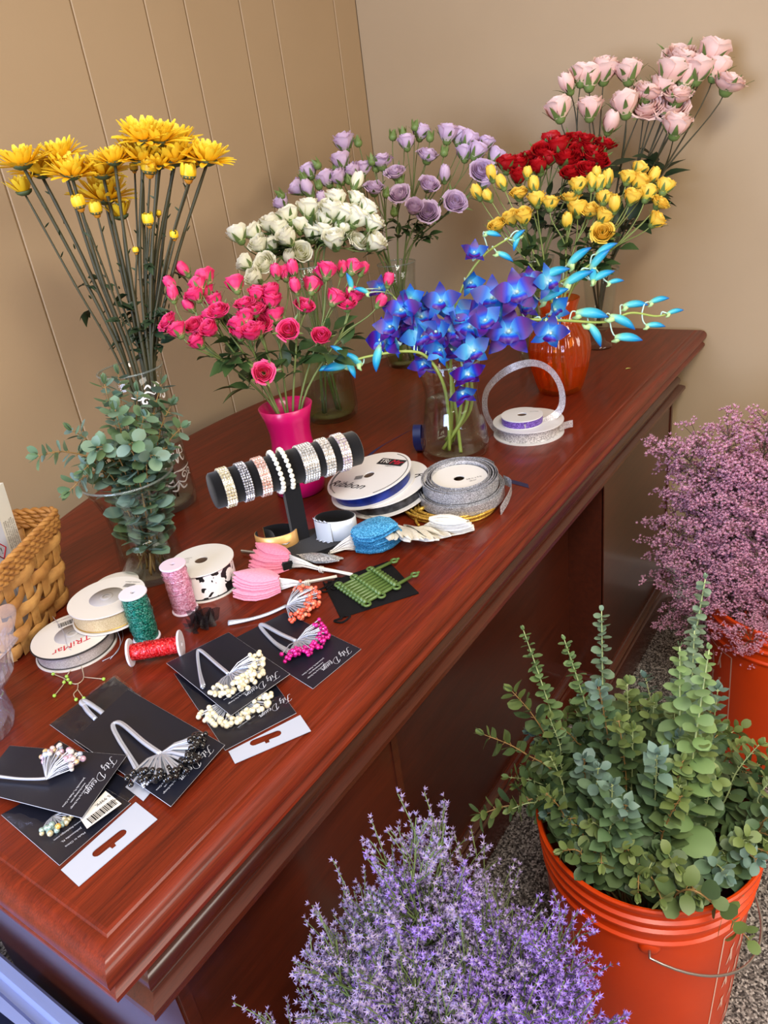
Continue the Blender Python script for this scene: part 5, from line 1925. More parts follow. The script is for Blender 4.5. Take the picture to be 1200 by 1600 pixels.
b.add([p0 - ld * 0.025 - lu * 0.0085, p0 + ld * 0.025 - lu * 0.0085, p0 + ld * 0.025 + lu * 0.0085, p0 - ld * 0.025 + lu * 0.0085], [(0, 1, 2, 3)])
b.v = [tuple(V(q) + n6 * 0.0004) for q in b.v]
ob('printed_patch', b, ink, s5)
lettering('TRi', 0.0145, p0 - ld * 0.0135, ld, n6, card_white, s5, 'print', lift=0.0008, spacing=0.9)
lettering('Mar', 0.0165, p0 + ld * 0.010, ld, n6, red_ink, s5, 'print', lift=0.0008, shear=0.25, spacing=0.85)
lettering('RIBBON CO.', 0.0036, p0 + ld * 0.006 - lu * 0.0115, ld, n6, grey_ink, s5, 'print')
q0 = fc - x6 * 0.030 - y6 * 0.022
lettering('Ribbon', 0.021, q0, x6 * 0.9 - y6 * 0.4, n6, ink, s5, 'print', shear=0.45, xs=1.15)
b = MB()
for i in range(5):
    p = fc - x6 * 0.022 - y6 * (0.001 + 0.0022 * i) + n6 * 0.0004
    b.add([p, p + x6 * 0.013, p + x6 * 0.013 + y6 * 0.0014, p + y6 * 0.0014], [(0, 1, 2, 3)])
ob('printed_lines', b, grey_ink, s5)
for rr, a0_, a1_ in ((0.062, 2.4, 3.6), (0.060, 2.6, 3.9), (0.062, -1.2, 1.0)):
    b = MB()
    b.tube([fc + (x6 * math.cos(a0_ + (a1_ - a0_) * i / 24) + y6 * math.sin(a0_ + (a1_ - a0_) * i / 24)) * rr for i in range(25)], 0.0005, 4)
    ob('printed_border', b, ink, s5)
# the navy ribbon's loose end runs behind the orchid vase
b = MB()
pts = [at(548, 742) + UPZ * 0.0006, at(585, 705) + UPZ * 0.0005, at(620, 684) + UPZ * 0.0005, at(650, 668) + UPZ * 0.0006]
pl_ = spline(pts, 6)
b.strip(pl_, [(AW * 0.8 + RT * 0.5).normalized()] * len(pl_), 0.017)
e = at(654, 712)
lp = spline([at(650, 668) + UPZ * 0.001, e + UPZ * 0.0015 + AW * 0.02, e + UPZ * 0.02 + AW * 0.0, e + UPZ * 0.045 + AW * 0.004, e + UPZ * 0.05 + AW * 0.018, e + UPZ * 0.02 + AW * 0.03], 6)
b.strip(lp, [RT] * len(lp), 0.014)
tag(ob('loose_ribbon', b, mat('navy_satin_ribbon_end', S(24, 34, 84), 0.35)), 'loose navy ribbon end running behind the orchid vase', 'ribbon')
b = MB()
pts = spline([at(768, 748) + UPZ * 0.0006, at(796, 752) + UPZ * 0.0005, at(826, 760) + UPZ * 0.0005], 5)
b.strip(pts, [(AW * 0.9 - RT * 0.2).normalized()] * len(pts), 0.015)
tag(ob('loose_ribbon', b, mat('navy_satin_ribbon_tail', S(34, 32, 66), 0.4)), 'short navy ribbon tail sticking out right of the silver glitter ribbon', 'ribbon')

# silver glitter ribbon coils
silver_gl = glitter('silver_glitter_ribbon', S(120, 120, 122), S(196, 196, 200), 1100, 0.55, 0.3)
n7 = (UPZ - AW * 0.07).normalized()
c7 = at(724, 786) + UPZ * 0.0125
s7 = thing('ribbon_spool', 'silver glitter ribbon in two thick coils around a white label', 'ribbon', c7, 'ribbon spools on the desk')


def coil(c, n, r0, r1, h, turns, m_, root, name, seed):
    r_ = random.Random(seed)
    x, y, n = frame(n)
    b = MB()
    for i in range(turns):
        rr = r0 + (r1 - r0) * i / max(1, turns - 1)
        zz = r_.uniform(-.0008, .0008)
        ex, ey = r_.uniform(-.0012, .0012), r_.uniform(-.0012, .0012)
        ring = []
        for o, z in ((-.0004, 0), (.0004, 0), (.0004, h), (-.0004, h)):
            ring.append([c + n * (z + zz) + x * ((rr + o) * math.cos(2 * PI * j / 56) + ex) + y * ((rr + o) * math.sin(2 * PI * j / 56) + ey) for j in range(56)])
        ring.append(ring[0])
        b.grid(ring, closed=True)
    return sharp(ob(name, b, m_, root))


coil(c7, n7, 0.050, 0.063, 0.0165, 6, silver_gl, s7, 'lower_coil', 1)
c7b = c7 + n7 * 0.018 - RT * 0.003 + AW * 0.002
coil(c7b, n7, 0.042, 0.056, 0.0165, 7, silver_gl, s7, 'upper_coil', 2)
b = MB()
disc(b, c7b + n7 * 0.010 - AW * 0.002, n7, 0.008, 0.042, 0.0016, 56)
lab = sharp(ob('label_disc', b, card_white, s7))
lettering('Offray', 0.016, c7b + n7 * 0.0117 - RT * 0.021 + AW * 0.012, RT * 0.9 + AW * 0.45, n7, grey_ink, s7, 'print', shear=0.35)
for i in range(3):
    lettering(['glitter ribbon', '3/8 in x 9 ft', 'silver'][i], 0.005, c7b + n7 * 0.0117 + RT * 0.022 - AW * (0.008 * i - 0.006), RT * 0.9 + AW * 0.45, n7, grey_ink, s7, 'print')
b = MB()
e0 = c7 + RT * 0.058 + UPZ * 0.014 - AW * 0.005
pts = spline([e0 + AW * 0.03, e0 + RT * 0.014 + AW * 0.012, e0 + RT * 0.012 - AW * 0.012 - UPZ * 0.008, V((e0.x, e0.y, TOP + 0.006)) + RT * 0.002 - AW * 0.032], 6)
b.strip(pts, [UPZ] * len(pts), 0.0155)
ob('loose_end', b, silver_gl, s7)
b = MB()
e0 = c7b + AW * 0.056 + UPZ * 0.013
pts = spline([e0 - RT * 0.006, e0 + RT * 0.012 + AW * 0.006, e0 + RT * 0.03 - AW * 0.002 + UPZ * 0.002, e0 + RT * 0.046 - AW * 0.014], 5)
b.strip(pts, [UPZ] * len(pts), 0.008)
ob('loose_end', b, silver_gl, s7)

# gold glitter cord coil under it
gold_gl = glitter('gold_glitter_cord', S(150, 106, 24), S(220, 176, 66), 1100, 0.6, 0.3)
cg = at(703, 797)
b = MB()
r_ = random.Random(9)
for i in range(9):
    rr = 0.040 + 0.0022 * i + r_.uniform(-.001, .001)
    z = 0.0025 + (i % 3) * 0.0036
    b.tube([cg + RT * (rr * 1.18 * math.cos(2 * PI * j / 44)) + AW * (rr * 0.86 * math.sin(2 * PI * j / 44)) + UPZ * (z + 0.0006 * math.sin(j * 1.1 + i)) for j in range(44)], 0.0022, 6, loop=True)
gk = thing('gold_cord', 'gold glitter cord coiled flat beneath the silver ribbon', 'cord', cg)
ob('coil', b, gold_gl, gk)
b = MB()
kn = cg - RT * 0.046 - AW * 0.006 + UPZ * 0.004
for i in range(7):
    a = 1.2 + i * 0.12
    b.tube(spline([kn, kn + UPZ * 0.014 + AW * (0.012 + 0.003 * i) - RT * 0.002 * i, kn + UPZ * 0.010 + AW * (0.024 + 0.002 * i) + RT * (0.012 - 0.003 * i), kn + AW * 0.02 + RT * 0.024 + UPZ * 0.002], 5), 0.0017, 5)
b.tube(spline([kn + UPZ * 0.004, kn + RT * 0.008 - AW * 0.014 + UPZ * 0.003, kn + RT * 0.004 - AW * 0.034, kn + RT * 0.012 - AW * 0.05], 5), 0.0022, 6)
b.tube(spline([kn + UPZ * 0.003 - RT * 0.004, kn - AW * 0.012 + UPZ * 0.004, kn + RT * 0.01 - AW * 0.012 + UPZ * 0.008, kn + RT * 0.012 + UPZ * 0.006], 5), 0.0032, 6)
ob('knot', b, gold_gl, gk)

# sheer silver ribbon spool with a standing loop, small purple spool on it
sheer = glitter('sheer_silver_ribbon', S(150, 146, 146), S(222, 218, 218), 1100, 0.3, 0.35, 0.5, 0.62)
purple = glitter('purple_glitter_ribbon', S(66, 34, 120), S(120, 84, 180), 1100, 0.4, 0.35)
c8 = at(826, 676)
s8 = spool('white spool of sheer silver ribbon with a loop standing up, beside the amber vase', c8, UPZ, 0.0615, 0.024, glitter('silver_speckled_ribbon', S(140, 136, 134), S(206, 202, 200), 800, 0.3, 0.4), rib_r=0.054, hole=0.008, flange_m=plastic_white)
b = MB()
lp = [(768, 668, .004), (758, 640, .02), (762, 608, .06), (790, 580, .1), (828, 567, .1), (858, 577, .09), (876, 605, .05), (877, 636, .0), (862, 650, .0)]
pts = []
for x, y, o in lp:
    pts.append(up(x, y, c8, 0.0))
pts = [at(800, 688, TOP + 0.006)] + [at(772, 668, TOP + 0.008)] + pts[1:-1] + [at(858, 655, TOP + 0.0265), at(820, 668, TOP + 0.029)]
pts = spline(pts, 6)
dirs = []
for i, p in enumerate(pts):
    t = (pts[min(i + 1, len(pts) - 1)] - pts[max(i - 1, 0)]).normalized()
    vw = V((p.x, p.y, p.z - EYE.z)).normalized()
    inp = t.cross(vw)
    tw = math.cos(2.2 * i / len(pts)) if i < len(pts) * .8 else 0.5
    dirs.append((inp.normalized() * 0.75 + vw * 0.65 * math.sin(i * 0.12)).normalized())
b.strip(pts, dirs, 0.0125)
ob('ribbon_loop', b, sheer, s8)
b = MB()
e0 = c8 + RT * 0.054 + UPZ * 0.013
pts = spline([e0 - AW * 0.01, e0 + RT * 0.014 + AW * 0.002, e0 + RT * 0.022 + AW * 0.006], 5)
b.strip(pts, [UPZ] * len(pts), 0.013)
ob('loose_end', b, sheer, s8)
c9 = at(816, 660, TOP + 0.0245)
s9 = spool('small purple glitter ribbon spool lying on the white spool', c9, UPZ, 0.036, 0.015, purple, rib_r=0.0355, hole=0.008, flange_m=plastic_white)
lettering('GLITTER', 0.004, c9 + UPZ * 0.015 + RT * 0.020 + AW * 0.012, RT, UPZ, grey_ink, s9, 'print')

# ---------------------------------------------------------------- fabric leaf bundles
white_tape = mat('white_wrapped_stem', S(220, 216, 206), 0.7)


def leaf_bundle(label, tip_px, node_px, end_px, n, L, W, m_, spread, seed, h=0.020, roll=0.0, stem_m=None, group='bundles of fabric craft leaves', rad=0.003):
    """velvet leaves stacked like a fan, their wrapped stems gathered at one end"""
    r_ = random.Random(seed)
    node, end = at(*node_px), at(*end_px)
    tip = at(*tip_px)
    root = thing('fabric_leaves', label, 'craft leaves', V((node.x, node.y, TOP)), group)
    d = (tip - node)
    d.z = 0
    Ld = d.length
    d.normalize()
    sd = V((-d.y, d.x, 0))
    for i in range(n):
        f = i / max(1, n - 1)
        z = 0.0015 + h * f
        a = spread * (0.5 - f) + r_.uniform(-.05, .05)
        dd = (d * math.cos(a) + sd * math.sin(a)).normalized()
        b = MB()
        rows, gs = [], []
        base = node + dd * (Ld - L) * r_.uniform(0.9, 1.05) + UPZ * (z * 0.8 + 0.002)
        ro = r_.uniform(-roll, roll)
        s2_ = V((-dd.y, dd.x, 0)) * math.cos(ro) + UPZ * math.sin(ro)
        base = base + UPZ * (W * 0.4 * abs(math.sin(ro)))
        for j in range(9):
            t = j / 8
            wv = math.sin(PI * min(1, 0.06 + t * 0.94)) ** 0.8 if t < 1 else 0.06
            row = []
            for c in range(7):
                u_ = c / 6 * 2 - 1
                ed = 1 + (0.03 * (-1) ** j if abs(u_) > 0.9 else 0)
                row.append(base + dd * L * t + s2_ * (u_ * W * 0.5 * wv * ed) + UPZ * (z * 0.25 * t + 0.0025 * (1 - u_ * u_) * math.sin(PI * t) - 0.0012 * abs(u_)))
            rows.append(row)
        b.grid(rows)
        # a second face gives the fabric its thickness
        rows2 = [[p - UPZ * 0.0007 for p in row] for row in rows]
        b.grid([r0[::-1] for r0 in rows2])
        ob('leaf', b, m_, root)
    b = MB()
    for i in range(n):
        f = i / max(1, n - 1)
        a = spread * (0.5 - f)
        dd = (d * math.cos(a) + sd * math.sin(a)).normalized()
        p1 = node + dd * max(0.004, (Ld - L)) + UPZ * (0.003 + h * f * 0.7)
        p2 = node.lerp(end, 0.35) + UPZ * (0.004 + 0.004 * r_.random()) + sd * r_.uniform(-.002, .002)
        b.tube([p1, p1.lerp(p2, 0.5) + UPZ * 0.001, p2, end + UPZ * (0.0035 + r_.uniform(0, .003)) + sd * r_.uniform(-.0018, .0018)], [0.0009, 0.0011, 0.0012, 0.0011], 5)
    ob('wrapped_stems', b, stem_m or white_tape, root)['kind'] = 'stuff'
    b = MB()
    p = node.lerp(end, 0.4) + UPZ * 0.0045
    q = (end - node).normalized()
    for i in range(3):
        c = p + q * (i * 0.0022)
        e1, e2 = sd, UPZ
        b.tube([c + (e1 * math.cos(2 * PI * j / 14) + e2 * math.sin(2 * PI * j / 14)) * (rad + .0012) for j in range(14)], 0.0006, 4, loop=True)
    ob('tie', b, stem_m or white_tape, root)
    return root


pinkv_m = mat('pink_velvet_leaf', S(240, 160, 184), 0.85, sheen=0.3, noise=(500, S(232, 144, 172)))
pinkv_m2 = mat('rose_velvet_leaf', S(232, 136, 160), 0.85, sheen=0.3, noise=(500, S(222, 120, 148)))
silverleaf = glitter('silver_glitter_leaf', S(110, 108, 106), S(178, 176, 172), 900, 0.3, 0.4)
blueleaf = glitter('blue_glitter_leaf', S(24, 104, 160), S(76, 172, 220), 900, 0.3, 0.35)
whiteleaf = mat('white_satin_leaf', S(226, 222, 208), 0.5, noise=(300, S(214, 208, 192)))
leaf_bundle('pale pink velvet leaf bundle, nearest the viewer', (367, 928), (446, 923), (527, 906), 8, 0.062, 0.034, pinkv_m, 0.35, 1, h=0.022)
leaf_bundle('rose pink velvet leaf bundle behind the pale pink one', (394, 884), (468, 888), (552, 903), 9, 0.058, 0.026, pinkv_m2, 0.5, 2, h=0.022)
leaf_bundle('silver glitter leaf bundle behind the pink leaves', (533, 882), (458, 876), (378, 866), 5, 0.058, 0.022, silverleaf, 0.4, 3, h=0.012)
leaf_bundle('bright blue glitter leaf bundle in front of the bracelet stand', (632, 858), (540, 866), (484, 868), 13, 0.066, 0.046, blueleaf, 0.6, 4, h=0.042, roll=0.25)
leaf_bundle('white satin leaf bundle fanned at the left, stems towards the silver cuff', (668, 866), (614, 826), (572, 812), 18, 0.052, 0.017, whiteleaf, 1.0, 5, h=0.03, roll=1.1)
leaf_bundle('white satin leaf bundle pointing right towards the desk edge', (740, 842), (672, 838), (632, 826), 18, 0.060, 0.015, whiteleaf, 0.62, 6, h=0.03, roll=1.1)

# ---------------------------------------------------------------- pouch and green plastic picks
pq = [at(506, 914), at(532, 967), at(655, 928), at(606, 877)]
b = MB()
n = 8
rows = []
for i in range(n + 1):
    row = []
    for j in range(n + 1):
        u_, w_ = i / n, j / n
        p = pq[0].lerp(pq[1], u_).lerp(pq[3].lerp(pq[2], u_), w_)
        e = min(u_, 1 - u_, w_, 1 - w_)
        row.append(p + UPZ * (0.001 + 0.004 * min(1, e * 6) + 0.0006 * math.sin(9 * u_ + 5 * w_)))
    rows.append(row)
b.grid(rows)
b.grid([[V((p.x, p.y, TOP + 0.0004)) for p in row] for row in rows[::-1]])
pouch = thing('drawstring_pouch', 'small black fabric drawstring pouch under the green plastic picks', 'pouch', pq[0].lerp(pq[2], .5))
pouch_m = mat('black_cotton', S(20, 19, 21), 0.9, spec=0.15, bump=(1500, 0.4))
ob('bag', b, pouch_m, pouch)
for base, tip_, sg in ((pq[0], at(502, 924), 1), (pq[1], at(526, 972), -1), (pq[0].lerp(pq[1], .2), at(527, 905), 1)):
    b = MB()
    b.tube(spline([base + UPZ * 0.004, base.lerp(tip_, 0.7) + UPZ * 0.005 + RT * 0.006, tip_ + UPZ * 0.0015 - RT * 0.003, tip_ + UPZ * 0.0015 + RT * 0.008 - AW * 0.002, base + RT * 0.013 + UPZ * 0.005, base + RT * 0.006 + UPZ * 0.005], 6), 0.0012, 6)
    ob('drawstring', b, pouch_m, pouch)
gp = mat('sage_green_plastic', S(84, 110, 54), 0.32)
g0, g1, g2, g3 = at(527, 919, TOP + .009), at(565, 945, TOP + .009), at(644, 900, TOP + .009), at(612, 878, TOP + .009)
raft = thing('plastic_picks', 'sage green plastic picks joined side by side like a little raft on the pouch', 'floral pick', V((g0.x, g0.y, TOP + 0.006)))
N = 9
for i in range(N):
    t = i / (N - 1)
    a_, c_ = g0.lerp(g1, t), g3.lerp(g2, t)
    long_ = 1.0 if i in (0, N - 1) else 0.74
    c_ = a_.lerp(c_, long_)
    b = MB()
    b.tube([a_, a_.lerp(c_, .5), c_], [0.0021, 0.0024, 0.0021], 8)
    if long_ == 1.0:
        d = (c_ - a_).normalized()
        s_ = V((-d.y, d.x, 0))
        b.tube([c_ + d * 0.004 + (d * math.cos(2 * PI * j / 14) + s_ * math.sin(2 * PI * j / 14)) * 0.004 for j in range(14)], 0.0017, 6, loop=True)
        b.tube([c_ + d * 0.008, c_ + d * 0.012], 0.0018, 6)
    ob('pick', b, gp, raft)
for t in (0.06, 0.34, 0.64):
    a_, c_ = g0.lerp(g3, t), g1.lerp(g2, t)
    d = (c_ - a_).normalized()
    b = MB()
    b.tube([a_ - d * 0.003 + UPZ * 0.0022, c_ + d * 0.003 + UPZ * 0.0022], 0.0027, 8)
    s_ = V((-d.y, d.x, 0))
    for e, sg in ((a_ - d * 0.005, -1), (c_ + d * 0.005, 1)):
        b.tube([e + UPZ * 0.001 + (s_ * math.cos(2 * PI * j / 14) + d * math.sin(2 * PI * j / 14)) * 0.0042 for j in range(14)], 0.0016, 6, loop=True)
    for i in range(N):
        p = a_.lerp(c_, i / (N - 1)) + UPZ * 0.003
        b.ball(p, 0.0031, 8, 5)
    ob('cross_clip', b, gp, raft)

# ---------------------------------------------------------------- bead sprays and their cards
bead_b = MB()
bead_b.ball((0, 0, 0), 1, 10, 7)


def bead_mesh(name, m_):
    return bead_b.mesh(name, [m_])


def bead_spray(label, node, fan, spread, n, m_beads, seed, hook=None, z=0.002, L=0.035, rb=0.0021, group='wired bead sprays', wire_r=0.00065, bundle=None, up_=0.010, jitter=0.35):
    """wires fanning from node towards fan, each ending in a bead; the bundled wires run back along hook"""
    r_ = random.Random(seed)
    node = V(node)
    d = (V(fan) - node)
    d.z = 0
    d.normalize()
    sd = V((-d.y, d.x, 0))
    root = thing('bead_spray', label, 'bead spray', node, group)
    wires = MB()
    for i in range(n):
        a = spread * ((i + 0.5) / n - 0.5) + r_.uniform(-.08, .08)
        l = L * r_.uniform(1 - jitter, 1.05)
        dd = d * math.cos(a) + sd * math.sin(a)
        zz = r_.uniform(0.0, up_)
        e = node + dd * l + UPZ * zz
        wires.tube([node, node + dd * l * 0.45 + UPZ * zz * 0.8, e], wire_r, 4, cap=False)
        mm_ = m_beads[r_.randrange(len(m_beads))]
        place('bead', mm_, root, e, None, rb * r_.uniform(0.85, 1.15))
    ob('wires', wires, silver_wire, root)['kind'] = 'stuff'
    if hook:
        b = MB()
        for i in range(7):
            o = sd * r_.uniform(-.0016, .0016) + UPZ * r_.uniform(0, 0.0018)
            pts = spline([node + o] + [V(p) + o * (1.0 if j < len(hook) - 1 else 2.2) for j, p in enumerate(hook)], 5)
            b.tube(pts, 0.0012, 5)
        ob('wrapped_wires', b, silver_wire, root)['kind'] = 'stuff'
    return root


SCRIPT = {'F': [[(.05, .86), (.3, .98), (.75, .95), (1.0, 1.0)], [(.62, .96), (.5, .5), (.3, .05), (.05, .0), (.0, .12)], [(.3, .5), (.55, .55), (.75, .5)]],
          'i': [[(0, .3), (.12, .42), (.06, .1), (.16, .02), (.3, .12)], [(.17, .6), (.19, .64)]],
          't': [[(.0, .25), (.2, .75), (.08, .1), (.18, .02), (.34, .14)], [(.0, .5), (.3, .54)]],
          'z': [[(0, .36), (.14, .44), (.28, .4), (.06, .04), (.22, .02), (.1, -.3), (-.04, -.3), (.3, .1)]],
          'D': [[(.35, .95), (.25, .4), (.1, .03), (.35, .0), (.75, .2), (.85, .65), (.55, .98), (.2, .9), (.0, .7)]],
          'e': [[(.0, .18), (.2, .26), (.22, .42), (.08, .4), (.04, .14), (.16, .02), (.34, .14)]],
          's': [[(0, .1), (.18, .44), (.14, .3), (.22, .12), (.1, .01), (.0, .06), (.3, .12)]],
          'g': [[(.28, .4), (.1, .42), (.03, .16), (.14, .06), (.28, .4), (.2, -.2), (.06, -.36), (-.02, -.24), (.34, .12)]],
          'n': [[(.0, .36), (.08, .42), (.04, .02), (.14, .34), (.26, .42), (.26, .12), (.34, .02), (.46, .14)]]}
ADV = {'F': .72, 'i': .26, 't': .3, 'z': .34, 'D': .98, 'e': .32, 's': .3, 'g': .36, 'n': .46, ' ': .3}


def script(text, size, origin, xdir, nrm, material, parent, name='print', slant=0.35, wd=0.00045):
    """flat handwritten letters centred on origin"""
    n = V(nrm).normalized()
    x = V(xdir).normalized()
    y = n.cross(x)
    tot = sum(ADV[c] for c in text)
    b = MB()
    u_ = -tot / 2
    for ch in text:
        for st_ in SCRIPT.get(ch, []):
            pts = spline([V(origin) + x * (u_ + px + slant * py) * size + y * (py - .4) * size + n * 0.0007 for px, py in st_], 5)
            ds = []
            for i in range(len(pts)):
                t = (pts[min(i + 1, len(pts) - 1)] - pts[max(i - 1, 0)])
                t = t.normalized() if t.length > 1e-9 else x
                ds.append(n.cross(t) * (0.6 + 0.9 * max(0, -t.dot(y))))
            b.strip(pts, ds, wd)
        u_ += ADV[ch]
    return ob(name, b, material, parent)


def quad(pts, z):
    return [at(x, y, z) for x, y in pts]


def card(label, pts, z, thick=0.0006, text=True, group='black backing cards', curl=0.0, ed=(2, 3), sign=1, shear=0.45, name='backing_card'):
    """a thin black card given by its four corners; its lettering runs along the edge ed"""
    q = quad(pts, z)
    n = V((0, 0, 1))
    if (q[1] - q[0]).cross(q[2] - q[1]).z < 0:
        q = q[::-1]
        ed = (3 - ed[0], 3 - ed[1])
    root = thing(name, label, 'card', q[0].lerp(q[2], .5), group)
    b = MB()
    N_ = 6
    rows = [[q[0].lerp(q[1], i / N_).lerp(q[3].lerp(q[2], i / N_), j / N_) + UPZ * (curl * (abs(i / N_ - .5) * 2) ** 2) for j in range(N_ + 1)] for i in range(N_ + 1)]
    b.grid(rows)
    b.grid([[p - UPZ * thick for p in r0] for r0 in rows[::-1]])
    ob('sheet', b, black_card, root)
    if curl == 0:
        edge = MB()
        edge.tube([p - UPZ * thick * .5 for p in q], 0.0003, 4, loop=True)
        ob('cut_edge', edge, silver_ink, root)
    if text:
        a, c = q[ed[0]], q[ed[1]]
        cen = (q[0] + q[1] + q[2] + q[3]) / 4
        x = (c - a).normalized()
        inn = UPZ.cross(x)
        if inn.dot(cen - a) > 0:      # letters stand with their tops outwards
            x = -x
            a, c = c, a
            inn = UPZ.cross(x)
        mid = a.lerp(c, 0.36)
        script('Fitz Design', 0.0098, mid - inn * 0.0105, x, UPZ, silver_ink, root)
        m2 = a.lerp(c, 0.66)
        for i, tx in enumerate(['Bouquet Jewelry by Fitz Design', 'www.fitzdesign.com', 'Jacksonville FL, Made in China']):
            lettering(tx, 0.0028, m2 - inn * (0.016 + 0.0045 * i), x, UPZ, silver_ink, root, 'print', lift=0.0006)
    return root, q


def hang_tab(root, pts, z, slot=None):
    q = quad(pts, z)
    if (q[1] - q[0]).cross(q[2] - q[1]).z < 0:
        q = q[::-1]
    b = MB()
    if slot is None:
        b.prism(q, 0.0004)
        ob('hang_tab', b, white_paper, root, smooth=False)
        return
    # a tab with a slot: a ring of quads from the outline to the slot
    s0, s1 = at(*slot[0], z), at(*slot[1], z)
    d = (s1 - s0).normalized()
    w_ = UPZ.cross(d) * 0.0042
    hole = []
    for i in range(7):
        a = PI / 2 + PI * i / 6
        hole.append(s0 + d * 0.0042 * math.cos(a) + w_ * math.sin(a))
    hole += [s0.lerp(s1, .4) - w_, s0.lerp(s1, .42) - w_ * 1.8, s0.lerp(s1, .58) - w_ * 1.8, s0.lerp(s1, .6) - w_]
    for i in range(7):
        a = -PI / 2 + PI * i / 6
        hole.append(s1 + d * 0.0042 * math.cos(a) + w_ * math.sin(a))
    cen = s0.lerp(s1, .5)
    # match every hole point with the outline point in the same direction
    outer = []
    for h_ in hole:
        dr = (h_ - cen)
        dr.z = 0
        best = None
        for i in range(4):
            a, c = q[i], q[(i + 1) % 4]
            e = c - a
            den = dr.x * e.y - dr.y * e.x
            if abs(den) < 1e-12:
                continue
            t = ((a.x - cen.x) * e.y - (a.y - cen.y) * e.x) / den
            u_ = ((a.x - cen.x) * dr.y - (a.y - cen.y) * dr.x) / den
            if t > 0 and -1e-6 <= u_ <= 1 + 1e-6 and (best is None or t < best[0]):
                best = (t, cen + dr * t)
        outer.append(best[1])
    # put the outline's corners in
    for c in q:
        i = min(range(len(outer)), key=lambda k_: (outer[k_] - c).length)
        outer[i] = c
    b.grid([outer, hole], closed=True)
    b.grid([[p - UPZ * 0.0004 for p in hole], [p - UPZ * 0.0004 for p in outer]], closed=True)
    ob('hang_tab', b, white_paper, root)


def film_over(root, pts, z, seed, h=0.004):
    """the clear sleeve: a wrinkled skin over the card"""
    q = quad(pts, z)
    if (q[1] - q[0]).cross(q[2] - q[1]).z < 0:
        q = q[::-1]
    r_ = random.Random(seed)
    N_ = 14
    rows = []
    for i in range(N_ + 1):
        row = []
        for j in range(N_ + 1):
            p = q[0].lerp(q[1], i / N_).lerp(q[3].lerp(q[2], i / N_), j / N_)
            e = min(i, j, N_ - i, N_ - j) / N_
            row.append(p + UPZ * (0.0008 + min(1, e * 7) * (h * 0.5 + r_.uniform(-.5, .5) * h * 0.7)))
        rows.append(row)
    b = MB()
    b.grid(rows)
    ob('clear_sleeve', b, film, root, smooth=True)


magenta = bead_mesh('bead', mat('magenta_crystal_bead', S(206, 20, 134), 0.12, metal=0.25, coat=0.5))
pearlb = bead_mesh('bead', mat('champagne_pearl_bead', S(222, 214, 186), 0.25, coat=0.4))
blackb = bead_mesh('bead', mat('black_crystal_bead', S(10, 10, 14), 0.1, coat=0.6))
coral = bead_mesh('bead', mat('coral_bead', S(222, 92, 66), 0.2, coat=0.5))
coral2 = bead_mesh('bead', mat('pale_coral_bead', S(236, 142, 110), 0.2, coat=0.5))
abs_ = [bead_mesh('bead', mat('crystal_bead', c, 0.1, metal=0.3, coat=0.6)) for c in (S(226, 206, 206), S(220, 190, 140), S(186, 200, 226), S(236, 230, 224), S(206, 170, 190))]
goldb = [bead_mesh('bead', mat('amber_crystal_bead', c, 0.1, metal=0.3, coat=0.6)) for c in (S(230, 180, 90), S(196, 186, 150), S(150, 176, 170))]

ZC = TOP + 0.001
# coral spray without a card
bead_spray('coral bead spray with bent silver stem behind the magenta card', at(447, 948, TOP + .005), at(492, 948), 2.6, 84, [coral, coral, coral2], 1, hook=[at(420, 960, TOP + .004), at(390, 969, TOP + .003), at(357, 976, TOP + .002)], L=0.042, rb=0.0026)
# magenta
card('black card with a magenta bead spray', [(365, 998), (445, 957), (564, 1014), (489, 1076)], ZC)
bead_spray('magenta bead spray on a black card', at(463, 1002, ZC + .004), at(500, 1018), 2.7, 90, [magenta], 2, hook=[at(440, 992, ZC + .005), at(412, 977, ZC + .004), at(408, 981, ZC + .002), at(430, 1005, ZC + .002), at(456, 1022, ZC + .002)], L=0.036, rb=0.0025)
# pearl packet below and pearl card above
pk_, q = card('black card in a clear sleeve with white hang tab, under the pearl card', [(272, 1052), (425, 1062), (463, 1114), (352, 1172)], ZC + 0.0004, text=False)
script('Fitz Design', 0.0088, at(432, 1104, ZC + .0012), at(405, 1127) - at(455, 1092), UPZ, silver_ink, pk_)
for i in range(3):
    lettering(['www.fitzdesign.com', 'Bouquet Jewelry', 'Made in China'][i], 0.0026, at(385 - 3 * i, 1128 - 5 * i, ZC + .0012), at(405, 1127) - at(455, 1092), UPZ, silver_ink, pk_, 'print')
hang_tab(pk_, [(357, 1174), (469, 1117), (486, 1142), (367, 1193)], ZC + 0.0004, ((397, 1160), (433, 1146)))
film_over(pk_, [(271, 1048), (425, 1064), (466, 1114), (352, 1177)], ZC + 0.001, 5)
bead_spray('champagne pearl bead spray inside the clear sleeve', at(365, 1092, ZC + .003), at(372, 1125), 2.6, 80, [pearlb], 3, L=0.04, rb=0.0028, up_=0.004)
card('black card with a champagne pearl spray, lying over the clear sleeve', [(260, 1036), (357, 988), (453, 1053), (361, 1118)], ZC + 0.010, thick=0.0005)
bead_spray('champagne pearl bead spray on the upper black card', at(357, 1054, ZC + .014), at(378, 1078), 2.7, 90, [pearlb], 4, hook=[at(340, 1040, ZC + .015), at(314, 1018, ZC + .013), at(309, 1022, ZC + .012), at(312, 1050, ZC + .012), at(318, 1076, ZC + .012)], L=0.038, rb=0.0028)
